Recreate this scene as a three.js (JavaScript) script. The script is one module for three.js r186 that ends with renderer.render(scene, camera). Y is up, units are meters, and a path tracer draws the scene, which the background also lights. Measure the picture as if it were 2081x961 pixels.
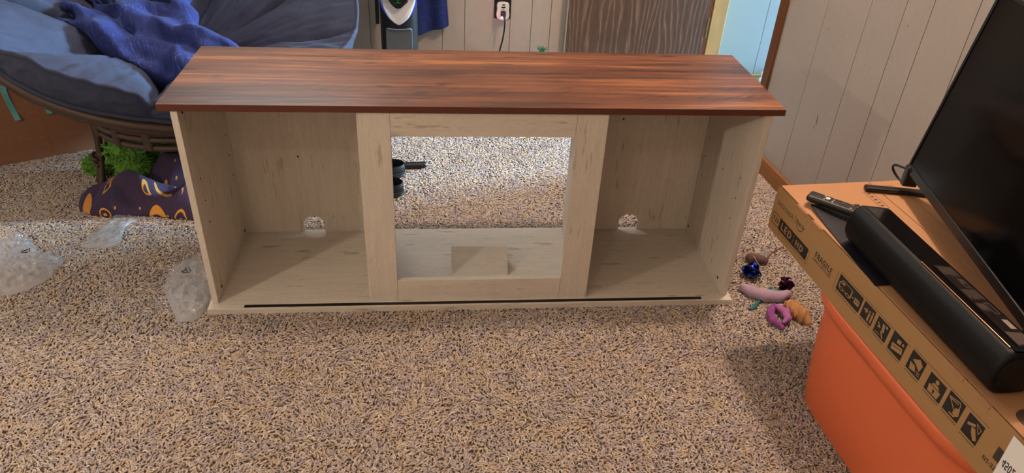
import * as THREE from 'three';
import { RoundedBoxGeometry } from 'three/addons/geometries/RoundedBoxGeometry.js';
import { MarchingCubes } from 'three/addons/objects/MarchingCubes.js';
import { mergeGeometries, mergeVertices } from 'three/addons/utils/BufferGeometryUtils.js';
import { RectAreaLightUniformsLib } from 'three/addons/lights/RectAreaLightUniformsLib.js';

// ------------------------------------------------------------------ camera, light, exposure
RectAreaLightUniformsLib.init();
const scene = new THREE.Scene();
const renderer = new THREE.WebGLRenderer({ antialias: true });
renderer.toneMapping = THREE.LinearToneMapping;
renderer.toneMappingExposure = 1.0;
renderer.shadowMap.enabled = true;
const camera = new THREE.PerspectiveCamera(2 * Math.atan(961 / 2 / 1480.76) * 180 / Math.PI, 2081 / 961, 0.05, 40);
camera.position.set(-0.1154, 1.292, 1.9735);
camera.rotation.order = 'YXZ';
camera.rotation.set(-0.5789, -0.1225, 0.058);
scene.add(camera);
scene.background = new THREE.Color(0x9db4c8);
const CEILING_LAMP = { pos: [1.05, 2.3, 0.06], color: new THREE.Color(1.0, 0.76, 0.60), power: 8.4 };   // warm lamp on the ceiling
const FLOOR_LAMP = { pos: [-2.05, 1.42, 1.68], color: new THREE.Color(1.0, 0.85, 0.70), power: 3.6 };     // globe lamp left of the photographer
const DAYLIGHT = { color: new THREE.Color(0.48, 0.78, 1.0), power: 600 };                                 // hall window
const BACK_WINDOW = { color: new THREE.Color(0.97, 1.0, 0.98), power: 11 };                                // window in the back wall, above the chair
const REAR_LAMP = { pos: [-0.9, 2.3, 2.6], color: new THREE.Color(1.0, 0.86, 0.68), power: 0.8 };        // second ceiling lamp, behind the photographer

// ------------------------------------------------------------------ helpers
const V = (x, y, z) => new THREE.Vector3(x, y, z);
function rng(seed) { let a = seed >>> 0; return () => { a = (a + 0x6D2B79F5) >>> 0; let t = a; t = Math.imul(t ^ (t >>> 15), t | 1); t ^= t + Math.imul(t ^ (t >>> 7), t | 61); return ((t ^ (t >>> 14)) >>> 0) / 4294967296; }; }
const clamp = (x, a = 0, b = 1) => Math.min(b, Math.max(a, x));
const sstep = (a, b, x) => { const t = clamp((x - a) / (b - a)); return t * t * (3 - 2 * t); };
const mix = (a, b, t) => a + (b - a) * t;
function hash(x, y, s) { let h = Math.imul(x, 374761393) + Math.imul(y, 668265263) + Math.imul(s, 1442695041) | 0; h = Math.imul(h ^ (h >>> 13), 1274126177); h ^= h >>> 16; return (h >>> 0) / 4294967296; }
function vn(x, y, s = 0) { const xi = Math.floor(x), yi = Math.floor(y); let u = x - xi, v = y - yi; u = u * u * (3 - 2 * u); v = v * v * (3 - 2 * v); return mix(mix(hash(xi, yi, s), hash(xi + 1, yi, s), u), mix(hash(xi, yi + 1, s), hash(xi + 1, yi + 1, s), u), v); }
function fbm(x, y, s = 0, o = 4) { let a = 0.5, r = 0, n = 0; for (let i = 0; i < o; i++) { r += a * vn(x, y, s + i * 17); n += a; x *= 2.03; y *= 2.03; a *= 0.5; } return r / n; }
const tri = (x) => Math.abs(((x % 1) + 1) % 1 * 2 - 1);
const names = {};
const numbered = (n) => { const k = names[n] = (names[n] ?? -1) + 1; return k ? `${n}_${String(k).padStart(3, '0')}` : n; };
const shade = (o) => { o.castShadow = true; o.receiveShadow = true; return o; };
function tag(o, label, category, group, kind) { if (label) o.userData.label = label; if (category) o.userData.category = category; if (group) o.userData.group = group; if (kind) o.userData.kind = kind; return o; }
function thing(name, label, category, pos = [0, 0, 0], turn = 0, group) { const o = new THREE.Group(); o.name = numbered(name); o.position.set(...pos); o.rotation.y = turn; scene.add(o); return tag(o, label, category, group); }
// a part whose geometry is given in world coordinates (w) or in its parent's own coordinates (l)
function add(name, geo, mat, parent, label) { const m = shade(new THREE.Mesh(geo, mat)); m.name = parent === scene ? numbered(name) : name; parent.add(m); if (label) m.userData.label = label; return m; }
function addW(name, geo, mat, parent, label) { const p = parent.position; geo.translate(-p.x, -p.y, -p.z); return add(name, geo, mat, parent, label); }
function single(name, geo, mat, label, category, group) { geo.computeBoundingBox(); const b = geo.boundingBox, c = [(b.min.x + b.max.x) / 2, b.min.y, (b.min.z + b.max.z) / 2]; geo.translate(-c[0], -c[1], -c[2]); const m = add(name, geo, mat, scene); m.position.set(...c); return tag(m, label, category, group); }
function struct(name, geo, mat) { const m = add(name, geo, mat, scene); return tag(m, null, null, null, 'structure'); }
// box with softened edges and uv in metres; grain = axis the u direction follows
function uvBox(g, grain = 'x', ou = 0, ov = 0) {
  const p = g.attributes.position, n = g.attributes.normal, uv = new Float32Array(p.count * 2);
  for (let i = 0; i < p.count; i++) {
    const P = { x: p.getX(i), y: p.getY(i), z: p.getZ(i) }, ax = Math.abs(n.getX(i)), ay = Math.abs(n.getY(i)), az = Math.abs(n.getZ(i));
    const f = ax > ay && ax > az ? 'x' : ay > az ? 'y' : 'z'; const rest = ['x', 'y', 'z'].filter((k) => k !== f);
    const u = rest.includes(grain) ? grain : rest[0], v = rest.find((k) => k !== u);
    uv[i * 2] = P[u] + ou; uv[i * 2 + 1] = P[v] + ov;
  }
  g.setAttribute('uv', new THREE.BufferAttribute(uv, 2)); return g;
}
function bx(x0, x1, y0, y1, z0, z1, r = 0.0012, grain = 'x', ou = 0, ov = 0) {
  const w = x1 - x0, h = y1 - y0, d = z1 - z0; r = Math.min(r, w / 2.1, h / 2.1, d / 2.1);
  const g = r > 0 ? new RoundedBoxGeometry(w, h, d, 1, r) : new THREE.BoxGeometry(w, h, d);
  g.translate((x0 + x1) / 2, (y0 + y1) / 2, (z0 + z1) / 2); return uvBox(g, grain, ou, ov);
}
const tube = (pts, r, seg = 24, rad = 8, closed = false) => new THREE.TubeGeometry(new THREE.CatmullRomCurve3(pts.map((p) => p.isVector3 ? p : V(...p)), closed), seg, r, rad, closed);
function rod(a, b, r, rad = 8) { a = V(...a); b = V(...b); const g = new THREE.CylinderGeometry(r, r, a.distanceTo(b), rad); g.applyQuaternion(new THREE.Quaternion().setFromUnitVectors(V(0, 1, 0), b.clone().sub(a).normalize())); const m = a.clone().add(b).multiplyScalar(0.5); return g.translate(m.x, m.y, m.z); }
const merge = (list) => mergeGeometries(list.map((g) => { g = g.index ? g.toNonIndexed() : g; for (const k of Object.keys(g.attributes)) if (!['position', 'normal', 'uv'].includes(k)) g.deleteAttribute(k); return g; }));
function tex(w, h, fn, srgb = true, wrap = THREE.MirroredRepeatWrapping) {
  const d = new Uint8Array(w * h * 4);
  for (let y = 0; y < h; y++) for (let x = 0; x < w; x++) { const c = fn(x / w, y / h, x, y), i = (y * w + x) * 4; if (typeof c === 'number') { d[i] = d[i + 1] = d[i + 2] = clamp(c, 0, 255); } else { d[i] = clamp(c[0], 0, 255); d[i + 1] = clamp(c[1], 0, 255); d[i + 2] = clamp(c[2], 0, 255); } d[i + 3] = 255; }
  const t = new THREE.DataTexture(d, w, h); t.magFilter = t.minFilter = THREE.LinearFilter; t.wrapS = t.wrapT = wrap; if (srgb) t.colorSpace = THREE.SRGBColorSpace; t.needsUpdate = true; return t;
}
function canvasTex(w, h, draw) { const c = document.createElement('canvas'); c.width = w; c.height = h; draw(c.getContext('2d'), w, h); const t = new THREE.CanvasTexture(c); t.colorSpace = THREE.SRGBColorSpace; return t; }
const std = (color, roughness = 0.7, o = {}) => new THREE.MeshStandardMaterial({ color, roughness, ...o });
const phys = (color, roughness = 0.7, o = {}) => new THREE.MeshPhysicalMaterial({ color, roughness, ...o });
const lerp3 = (a, b, t) => [mix(a[0], b[0], t), mix(a[1], b[1], t), mix(a[2], b[2], t)];
// a surface sampled on an (nu x nv) grid
function grid(nu, nv, fn, closeU = false) {
  const pos = [], uv = [], idx = [];
  for (let j = 0; j <= nv; j++) for (let i = 0; i <= nu; i++) { const p = fn(i / nu, j / nv); pos.push(p[0], p[1], p[2]); uv.push(p[3] ?? i / nu, p[4] ?? j / nv); }
  for (let j = 0; j < nv; j++) for (let i = 0; i < nu; i++) { const a = j * (nu + 1) + i, b = a + 1, c = a + nu + 1, d = c + 1; idx.push(a, c, b, b, c, d); }
  const g = new THREE.BufferGeometry(); g.setAttribute('position', new THREE.Float32BufferAttribute(pos, 3)); g.setAttribute('uv', new THREE.Float32BufferAttribute(uv, 2)); g.setIndex(idx); g.computeVertexNormals();
  if (closeU) { const n = g.attributes.normal; for (let j = 0; j <= nv; j++) { const a = j * (nu + 1), b = a + nu; const m = V(n.getX(a) + n.getX(b), n.getY(a) + n.getY(b), n.getZ(a) + n.getZ(b)).normalize(); n.setXYZ(a, m.x, m.y, m.z); n.setXYZ(b, m.x, m.y, m.z); } }
  return g;
}
// implicit surface: field f(x,y,z) < 0 inside, meshed in a cube
function iso(center, half, res, f) {
  const mc = new MarchingCubes(res, new THREE.MeshStandardMaterial(), false, false, 200000); mc.isolation = 0; const hs = res / 2;
  for (let k = 0; k < res; k++) for (let j = 0; j < res; j++) for (let i = 0; i < res; i++) mc.field[k * res * res + j * res + i] = -f(center[0] + (i - hs) / hs * half, center[1] + (j - hs) / hs * half, center[2] + (k - hs) / hs * half);
  mc.update(); const n = mc.count; let g = new THREE.BufferGeometry();
  g.setAttribute('position', new THREE.BufferAttribute(mc.positionArray.slice(0, n * 3), 3));
  g.scale(half, half, half); g.translate(...center); g = mergeVertices(g, half / res * 0.02); g.computeVertexNormals();
  const p = g.attributes.position, uv = new Float32Array(p.count * 2); for (let i = 0; i < p.count; i++) { uv[i * 2] = p.getX(i) + p.getY(i) * 0.4; uv[i * 2 + 1] = p.getZ(i) + p.getY(i) * 0.8; } g.setAttribute('uv', new THREE.BufferAttribute(uv, 2)); return g;
}
function capsule(px, py, pz, a, b) { const bax = b[0] - a[0], bay = b[1] - a[1], baz = b[2] - a[2], pax = px - a[0], pay = py - a[1], paz = pz - a[2]; const h = clamp((pax * bax + pay * bay + paz * baz) / (bax * bax + bay * bay + baz * baz + 1e-9)); return Math.hypot(pax - bax * h, pay - bay * h, paz - baz * h) - mix(a[3], b[3], h); }
const smin = (a, b, k) => { const h = Math.max(k - Math.abs(a - b), 0) / k; return Math.min(a, b) - h * h * k * 0.25; };

// ------------------------------------------------------------------ materials
const texBeige = tex(1024, 1024, (u, v) => {
  const grain = fbm(u * 9, v * 120, 3, 4), big = fbm(u * 2.5, v * 14, 9, 3), fine = fbm(u * 90, v * 420, 15, 2);
  let c = lerp3([198, 189, 176], [220, 212, 201], grain * 0.6 + big * 0.5);
  const fk = fbm(u * 13, v * 75, 31, 3), fk2 = fbm(u * 5, v * 22, 41, 2);
  const fleck = sstep(0.66, 0.8, fk) * sstep(0.42, 0.62, fk2);
  c = lerp3(c, [128, 108, 86], fleck * 0.34); const s = 0.965 + fine * 0.07; return [c[0] * s, c[1] * s, c[2] * s];
});
texBeige.repeat.set(1.25, 1.25);
const mBeige = phys(0xffffff, 0.55, { map: texBeige });
const texTop = tex(2048, 640, (u, v) => {
  const w = v + 0.05 * fbm(u * 3.5, v * 5, 5, 4) + 0.012 * fbm(u * 16, v * 14, 7, 2);
  const streak = fbm(u * 5, w * 42, 11, 4), broad = fbm(u * 1.8, w * 7.5, 21, 3), fine = fbm(u * 60, w * 260, 33, 3), med = fbm(u * 14, w * 90, 37, 3);
  let t = broad * 0.75 + streak * 0.65 + (med - 0.5) * 0.4 - 0.2;
  let c = t < 0.45 ? lerp3([58, 34, 26], [104, 62, 42], sstep(0.12, 0.45, t)) : lerp3([104, 62, 42], [158, 102, 62], sstep(0.45, 0.88, t));
  // dark weathered patches with slanted saw marks, mostly towards the front edge
  const front = sstep(0.45, 0.85, v), patch = sstep(0.50, 0.72, fbm(u * 4.2, v * 11, 51, 3)) * (0.35 + 0.65 * front);
  const saw = sstep(0.58, 0.8, fbm((u * 2.35 + v * 0.85) * 55, v * 9, 61, 2));
  c = lerp3(c, [44, 26, 24], patch * (0.30 + 0.5 * saw * front));
  const knot = sstep(0.78, 0.9, fbm(u * 16, v * 34, 71, 2)); c = lerp3(c, [34, 18, 14], knot * 0.6);
  const s = 0.80 + fine * 0.28; return [c[0] * s, c[1] * s, c[2] * s];
});
texTop.repeat.set(1 / 1.5, 1 / 0.4);
const mTop = phys(0xffffff, 0.36, { map: texTop });
const mTopEdge = phys(0x5a2c1c, 0.5);
const mBlack = std(0x0b0a0b, 0.5), mBlackGloss = phys(0x070708, 0.12, { clearcoat: 0.6, clearcoatRoughness: 0.08 }), mHole = std(0x090706, 0.9);
const texWall = tex(512, 512, (u, v) => { const n = fbm(u * 4, v * 4, 5, 4), f = fbm(u * 80, v * 80, 8, 2); const s = 0.95 + n * 0.06 + f * 0.03; return [171 * s, 161 * s, 152 * s]; });
const mWall = std(0xffffff, 0.62, { map: texWall }), mGroove = std(0x8f877d, 0.8), mPlain = std(0xcfc6ba, 0.85), mCeiling = std(0xd9d4cc, 0.9);
const woodTex = (a, b, seed, fx = 6, fy = 40) => tex(512, 512, (u, v) => { const n = fbm(u * fx, v * fy, seed, 4), m = fbm(u * 2, v * 8, seed + 5, 3); return lerp3(a, b, clamp(n * 0.7 + m * 0.5 - 0.1)); });
const mBaseboard = std(0xffffff, 0.45, { map: woodTex([120, 74, 34], [178, 122, 66], 101) });
const mBrownTrim = std(0xffffff, 0.45, { map: woodTex([84, 48, 24], [132, 82, 44], 131) });
const mTanTrim = std(0xffffff, 0.5, { map: woodTex([170, 136, 84], [206, 172, 116], 151) });
const texDoor = tex(1024, 1024, (u, v) => {   // u along the height
  const w = v * 26 + 3.2 * fbm(u * 2.2, v * 7, 201, 3) + 0.5 * fbm(u * 12, v * 30, 205, 2), ring = Math.pow(tri(w), 3.2), fine = fbm(u * 30, v * 260, 211, 3);
  let c = lerp3([82, 62, 50], [138, 114, 94], ring * 0.75); const s = 0.82 + fine * 0.34; return [c[0] * s, c[1] * s, c[2] * s];
});
texDoor.repeat.set(1 / 1.1, 1 / 0.66);
const mDoor = std(0xffffff, 0.5, { map: texDoor });
const cardTex = (base, seed) => tex(512, 512, (u, v) => { const n = fbm(u * 3, v * 3, seed, 4), l = fbm(u * 2, v * 170, seed + 3, 2), f = fbm(u * 120, v * 120, seed + 7, 2); const s = 0.92 + n * 0.1 + (l - 0.5) * 0.06 + (f - 0.5) * 0.06; return [base[0] * s, base[1] * s, base[2] * s]; });
const mCard = std(0xffffff, 0.75, { map: cardTex([170, 122, 82], 301) }), mCardOld = std(0xffffff, 0.8, { map: cardTex([128, 86, 60], 331) });
const clothBump = tex(256, 256, (u, v) => 128 + 90 * (fbm(u * 60, v * 60, 401, 3) - 0.5) + 30 * (((u * 128 | 0) + (v * 128 | 0)) % 2), false, THREE.RepeatWrapping);
const texNavy = tex(512, 512, (u, v) => { const n = fbm(u * 6, v * 6, 411, 4), f = fbm(u * 120, v * 120, 415, 2); const s = 0.82 + n * 0.3 + (f - 0.5) * 0.2; return [43 * s, 51 * s, 76 * s]; });
const mCushion = phys(0xffffff, 0.85, { map: texNavy, sheen: 0.3, sheenRoughness: 0.5, sheenColor: new THREE.Color(0.08, 0.11, 0.22), bumpMap: clothBump, bumpScale: 0.0006 });
const texFleece = tex(512, 512, (u, v) => { const n = fbm(u * 5, v * 5, 421, 4), f = fbm(u * 110, v * 110, 425, 3), p = fbm(u * 24, v * 24, 427, 2); const t = sstep(0.45, 0.75, n * 0.6 + f * 0.4 ); const c = lerp3([24, 38, 96], [56, 72, 134], t); const s = 0.8 + f * 0.4; return [c[0] * s, c[1] * s, c[2] * s]; });
texFleece.repeat.set(3, 3);
const mFleece = phys(0xffffff, 0.95, { map: texFleece, sheen: 0.4, sheenRoughness: 0.6, sheenColor: new THREE.Color(0.14, 0.18, 0.4) });
const mRattan = std(0xffffff, 0.55, { map: woodTex([40, 28, 22], [82, 60, 46], 501, 20, 6) });

// ------------------------------------------------------------------ room shell
const texCarpet = tex(512, 512, (u, v) => { const f = fbm(u * 90, v * 90, 601, 3), n = fbm(u * 20, v * 20, 605, 2); return lerp3([128, 112, 98], [180, 160, 142], clamp(f * 1.3 - 0.2 + (n - 0.5) * 0.4)); });
texCarpet.repeat.set(3, 3);
struct('floor', bx(-3.3, 5.8, -0.13, -0.0055, -3.2, 3.8, 0), std(0xffffff, 0.95, { map: texCarpet }));
struct('ceiling', bx(-3.3, 5.8, 2.45, 2.57, -3.2, 3.8, 0), mCeiling);
struct('wall_left', bx(-3.3, -3.2, -0.014, 2.45, -1.35, 3.7, 0), mPlain);
struct('wall_front', bx(-3.2, 1.6, -0.014, 2.45, 3.6, 3.7, 0), mPlain);
// back wall: panelling boards with recessed joints
const wallBack = struct('wall_back', merge([bx(-3.2, -1.3, -0.014, 2.45, -1.36, -1.256, 0), bx(-0.4, 1.11, -0.014, 2.45, -1.36, -1.256, 0), bx(-1.3, -0.4, -0.014, 1.6, -1.36, -1.256, 0), bx(-1.3, -0.4, 2.25, 2.45, -1.36, -1.256, 0)]), mGroove);
const backJoints = [-3.2, -2.9, -2.6, -2.4, -2.1, -1.85, -1.6, -1.3, -1.1, -0.95, -0.7, -0.4, -0.285, -0.084, 0.015, 0.217, 0.312, 0.398, 0.6, 0.8, 1.11];
for (let i = 0; i + 1 < backJoints.length; i++) for (const [y0, y1] of backJoints[i] > -1.31 && backJoints[i] < -0.41 ? [[-0.014, 1.6], [2.25, 2.45]] : [[-0.014, 2.45]]) add('panel_board', bx(backJoints[i] + 0.001, backJoints[i + 1] - 0.001, y0, y1, -1.257, -1.25, 0.0012, 'y', i * 0.37, 0), mWall, wallBack);
// right wall, slightly out of square with the back wall: local z runs towards the viewer
const wallRight = new THREE.Group(); wallRight.name = 'wall_right'; wallRight.position.set(1.13, 0, -0.56); wallRight.rotation.y = Math.atan(0.075); scene.add(wallRight); tag(wallRight, null, null, null, 'structure');
add('wall_core', bx(0.007, 0.1, -0.014, 2.45, 0, 4.3, 0), mGroove, wallRight);
add('wall_core', bx(0.0, 0.1, 2.03, 2.45, -0.72, 0, 0), mPlain, wallRight);
const rightJoints = [0, 0.256, 0.469, 0.617, 0.719, 0.87, 1.02, 1.23, 1.44, 1.74, 2.04, 2.4, 2.8, 3.2, 3.7, 4.3];
for (let i = 0; i + 1 < rightJoints.length; i++) add('panel_board', bx(0, 0.008, -0.014, 2.45, rightJoints[i] + 0.001, rightJoints[i + 1] - 0.001, 0.0012, 'y', i * 0.41, 0), mWall, wallRight);
for (const [z, y, w, h, t] of [[0.299, 0.611, 0.007, 0.004, 0.2], [0.378, 0.33, 0.006, 0.034, 0.25], [0.374, 0.302, 0.003, 0.014, 0.1], [0.65, 0.732, 0.003, 0.004, 0], [0.52, 0.607, 0.003, 0.003, 0], [0.527, 0.574, 0.003, 0.003, 0]]) {
  const s = new THREE.Shape([[-0.5, -0.4], [-0.1, -0.5], [0.4, -0.1], [0.5, 0.45], [0.1, 0.5], [-0.3, 0.1]].map((p) => new THREE.Vector2(p[0] * w, p[1] * h)));
  const g = new THREE.ExtrudeGeometry(s, { depth: 0.0006, bevelEnabled: false }); g.rotateZ(t); g.rotateY(-Math.PI / 2); g.translate(-0.0001, y, z); add('paint_chip', g, std(0x8a5a38, 0.8), wallRight, 'small chip showing bare brown board');
}
const bb = new THREE.Group(); bb.name = 'baseboard_right'; bb.position.copy(wallRight.position); bb.rotation.copy(wallRight.rotation); scene.add(bb); tag(bb, null, null, null, 'structure');
add('baseboard_strip', bx(-0.012, 0, -0.014, 0.062, 0.03, 4.2, 0.003, 'z'), mBaseboard, bb);
const trim1 = new THREE.Group(); trim1.name = 'trim_1'; trim1.position.copy(wallRight.position); trim1.rotation.copy(wallRight.rotation); scene.add(trim1); tag(trim1, null, null, null, 'structure');
add('casing', bx(-0.014, -0.0005, -0.014, 2.05, -0.012, 0.03, 0.003, 'y'), mBrownTrim, trim1);
add('jamb_lining', bx(-0.0005, 0.1, -0.014, 2.03, -0.013, -0.0005, 0.001, 'y'), mBrownTrim, trim1);
// far jamb of the doorway, tan, in the corner
struct('trim_2', bx(1.135, 1.203, -0.014, 2.05, -1.46, -1.238, 0.003, 'y'), mTanTrim);
struct('trim_3', bx(1.108, 1.1345, -0.014, 2.05, -1.36, -1.246, 0.002, 'y'), mBrownTrim);
// open door folded flat against the back wall
const door = thing('door_1', null, null, [0.78, 0, -1.225]); tag(door, null, null, null, 'structure');
addW('door_leaf', bx(0.4685, 1.1, 0.0, 2.02, -1.243, -1.208, 0.002, 'y', 0, 0), mDoor, door);
addW('edge_strip', bx(0.4615, 0.468, 0.0, 2.02, -1.2435, -1.2075, 0.001, 'y'), std(0xa5a29c, 0.35, { metalness: 0.5 }), door, 'pale metal strip along the free edge');
for (const y of [0.32, 1.1, 1.8]) { const g = new THREE.CylinderGeometry(0.0055, 0.0055, 0.085, 10); g.translate(1.106, y, -1.204); addW('hinge', g, std(0x6b5a4a, 0.4, { metalness: 0.7 }), door); }
// hall beyond the doorway
const mHallPaint = std(0xa6b3bc, 0.6);
const hallBack = struct('wall_hall_back', bx(1.203, 2.3, -0.014, 2.45, -1.56, -1.446, 0), mGroove);
const hallJoints = [1.203, 1.279, 1.4865, 1.6, 1.8, 2.0, 2.3];
for (let i = 0; i + 1 < hallJoints.length; i++) add('panel_board', bx(hallJoints[i] + 0.001, hallJoints[i + 1] - 0.001, -0.014, 2.45, -1.447, -1.44, 0.0012, 'y', i * 0.29, 0), mHallPaint, hallBack);
struct('baseboard_hall', bx(1.204, 2.3, -0.009, 0.016, -1.44, -1.43, 0.002, 'x'), mTanTrim);
// wall with a window of two sashes; axis 'x' = the wall stands at a constant x
function windowUnit(axis, at0, at1, a0, a1, y0, y1, L, inward) {
  const B = (p0, p1, yy0, yy1, d0, d1, r) => axis === 'x' ? bx(d0, d1, yy0, yy1, p0, p1, r) : bx(p0, p1, yy0, yy1, d0, d1, r);
  const f0 = mix(at0, at1, 0.2), f1 = mix(at0, at1, 0.8), m = (y0 + y1) / 2;
  const w = struct(axis === 'x' ? 'window_1' : 'window_2', merge([B(a0, a1, y0, y0 + 0.04, f0, f1, 0.003), B(a0, a1, y1 - 0.04, y1, f0, f1, 0.003), B(a0, a0 + 0.04, y0 + 0.04, y1 - 0.04, f0, f1, 0.003), B(a1 - 0.04, a1, y0 + 0.04, y1 - 0.04, f0, f1, 0.003), B(a0 + 0.04, a1 - 0.04, m - 0.015, m + 0.015, f0, f1, 0.003)]), std(0xe6e6e4, 0.5));
  const c = (at0 + at1) / 2 - inward * 0.03; add('window_pane', B(a0 + 0.04, a1 - 0.04, y0 + 0.04, y1 - 0.04, c - 0.002, c + 0.002, 0), new THREE.MeshStandardMaterial({ color: 0x101010, roughness: 0.2, emissive: L.color, emissiveIntensity: 2.0 }), w);
  const l = new THREE.RectAreaLight(L.color, L.power, a1 - a0 - 0.08, y1 - y0 - 0.08), d = (inward > 0 ? Math.max(at0, at1) : Math.min(at0, at1)) + inward * 0.006, mid = (a0 + a1) / 2;
  if (axis === 'x') { l.position.set(d, m, mid); l.lookAt(d + inward, m, mid); } else { l.position.set(mid, m, d); l.lookAt(mid, m, d + inward); }
  scene.add(l);
}
struct('floor_hall', bx(1.24, 5.5, -0.009, 0.0, -3.1, 0.9, 0), std(0x6e757c, 0.8));
const W0 = -2.1, W1 = -1.2, mHall = std(0x8f9396, 0.9);
struct('wall_hall_right', merge([bx(5.5, 5.6, -0.014, 1.4, -3.1, 0.9, 0), bx(5.5, 5.6, 2.36, 2.45, -3.1, 0.9, 0), bx(5.5, 5.6, 1.4, 2.36, -3.1, W0, 0), bx(5.5, 5.6, 1.4, 2.36, W1, 0.9, 0)]), mHall);
struct('wall_hall_front', bx(1.28, 5.6, -0.014, 2.45, 0.9, 1.0, 0), mHall);
struct('wall_hall_left', bx(2.18, 2.3, -0.014, 2.45, -3.1, -1.56, 0), mHall);
struct('wall_hall_far', bx(2.18, 5.6, -0.014, 2.45, -3.2, -3.1, 0), mHall);
windowUnit('x', 5.5, 5.6, W0, W1, 1.4, 2.36, DAYLIGHT, -1);
windowUnit('z', -1.36, -1.25, -1.3, -0.4, 1.6, 2.25, BACK_WINDOW, 1);

// ------------------------------------------------------------------ lamps of the room (outside the frame)
function lampLight(L, parent, r) { const p = new THREE.PointLight(L.color, L.power, 0, 2); p.castShadow = true; p.shadow.radius = r; parent.add(p); return p; }
function ceilingLamp(L, label, radius) {
  const t = thing('ceiling_lamp', label, 'lamp', L.pos);
  add('canopy', new THREE.CylinderGeometry(0.07, 0.08, 0.03, 32).translate(0, 0.135, 0), std(0xc9c2b4, 0.4), t);
  add('stem', new THREE.CylinderGeometry(0.012, 0.012, 0.06, 12).translate(0, 0.09, 0), std(0xc9c2b4, 0.4), t);
  const b = add('lamp_globe', new THREE.SphereGeometry(0.075, 32, 20), new THREE.MeshStandardMaterial({ color: 0xffffff, roughness: 0.4, emissive: L.color, emissiveIntensity: 4 }), t); b.castShadow = false;
  lampLight(L, t, radius);
}
ceilingLamp(CEILING_LAMP, 'warm white globe lamp on the ceiling beside the doorway', 3.2);
ceilingLamp(REAR_LAMP, 'warm white globe lamp on the ceiling at the rear of the room', 3.2);
{
  const t = thing('floor_lamp', 'tall floor lamp with a white globe left of the viewer', 'lamp', [FLOOR_LAMP.pos[0], 0, FLOOR_LAMP.pos[2]]), h = FLOOR_LAMP.pos[1];
  add('base', new THREE.CylinderGeometry(0.13, 0.14, 0.025, 40).translate(0, 0.0125, 0), mBlack, t);
  add('pole', new THREE.CylinderGeometry(0.011, 0.011, h - 0.1, 12).translate(0, (h - 0.1) / 2 + 0.02, 0), mBlack, t);
  const b = add('lamp_globe', new THREE.SphereGeometry(0.085, 32, 20).translate(0, h, 0), new THREE.MeshStandardMaterial({ color: 0xffffff, roughness: 0.4, emissive: FLOOR_LAMP.color, emissiveIntensity: 4 }), t); b.castShadow = false;
  lampLight(FLOOR_LAMP, t, 2.6).position.set(0, h, 0);
}

// ------------------------------------------------------------------ carpet pile
{
  const R = rng(7), L = [];
  const pts = [V(-0.001, -0.007, 0), V(0.0005, -0.0028, 0.0012), V(0.003, 0.0006, 0.0), V(0.0066, 0.0009, -0.0018), V(0.0100, -0.0022, 0.0006)];
  const tuft = new THREE.TubeGeometry(new THREE.CatmullRomCurve3(pts), 6, 0.0020, 5, false); tuft.deleteAttribute('uv');
  const pitch = 0.0058, pal = ['#bbab9f', '#b3a299', '#c8bcb1', '#a4958b', '#b8a590', '#a99d9c', '#beb0a7', '#9a8b83'].map((c) => new THREE.Color(c));
  const spots = [];
  for (let z = -1.235; z < 1.5; z += pitch) {
    const t = clamp((z + 1.24) / 2.34), x0 = mix(-2.5, -1.6, t), x1 = 1.12 + 0.075 * (z + 0.56) - 0.004;
    for (let x = x0; x < (z < -0.6 ? 1.3 : x1); x += pitch) {
      const px = x + (R() - 0.5) * pitch * 1.1, pz = z + (R() - 0.5) * pitch * 1.1;
      if (Math.abs(px) < 0.715 && pz > 0.012 && pz < 0.36) continue;
      if (px > 0.81 && px < 1.1 && pz > 0.75 && pz < 1.17) continue;
      spots.push([px, pz]);
    }
  }
  const im = new THREE.InstancedMesh(tuft, std(0xffffff, 0.95), spots.length), M = new THREE.Matrix4(), q = new THREE.Quaternion(), e = new THREE.Euler(), c = new THREE.Color();
  spots.forEach(([x, z], i) => {
    const swirl = fbm(x * 9, z * 9, 701, 3) * 9; const a = R() < 0.6 ? swirl + (R() - 0.5) * 1.6 : R() * 6.283; const s = 0.8 + R() * 0.5;
    const lay = mix(0.45, 1, sstep(-0.15, 0.1, z)); e.set((R() - 0.5) * 0.5 * lay, a, (R() - 0.55) * 0.45 * lay); q.setFromEuler(e); M.compose(V(x, (R() - 0.5) * 0.003, z), q, V(s, (0.7 + R() * 0.3) * mix(0.5, 1, sstep(-0.15, 0.1, z)), s)); im.setMatrixAt(i, M);
    const n = fbm(x * 40, z * 40, 711, 2); let k = Math.floor(R() * 8); if (n > 0.58 && R() < 0.5) k = 4; if (n < 0.42 && R() < 0.5) k = 5;
    c.copy(pal[k]).multiplyScalar(0.9 + R() * 0.16); im.setColorAt(i, c);
  });
  im.name = 'carpet_pile'; shade(im); scene.add(im); tag(im, 'beige and brown twisted carpet pile covering the whole floor', 'carpet', null, 'stuff');
}

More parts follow.
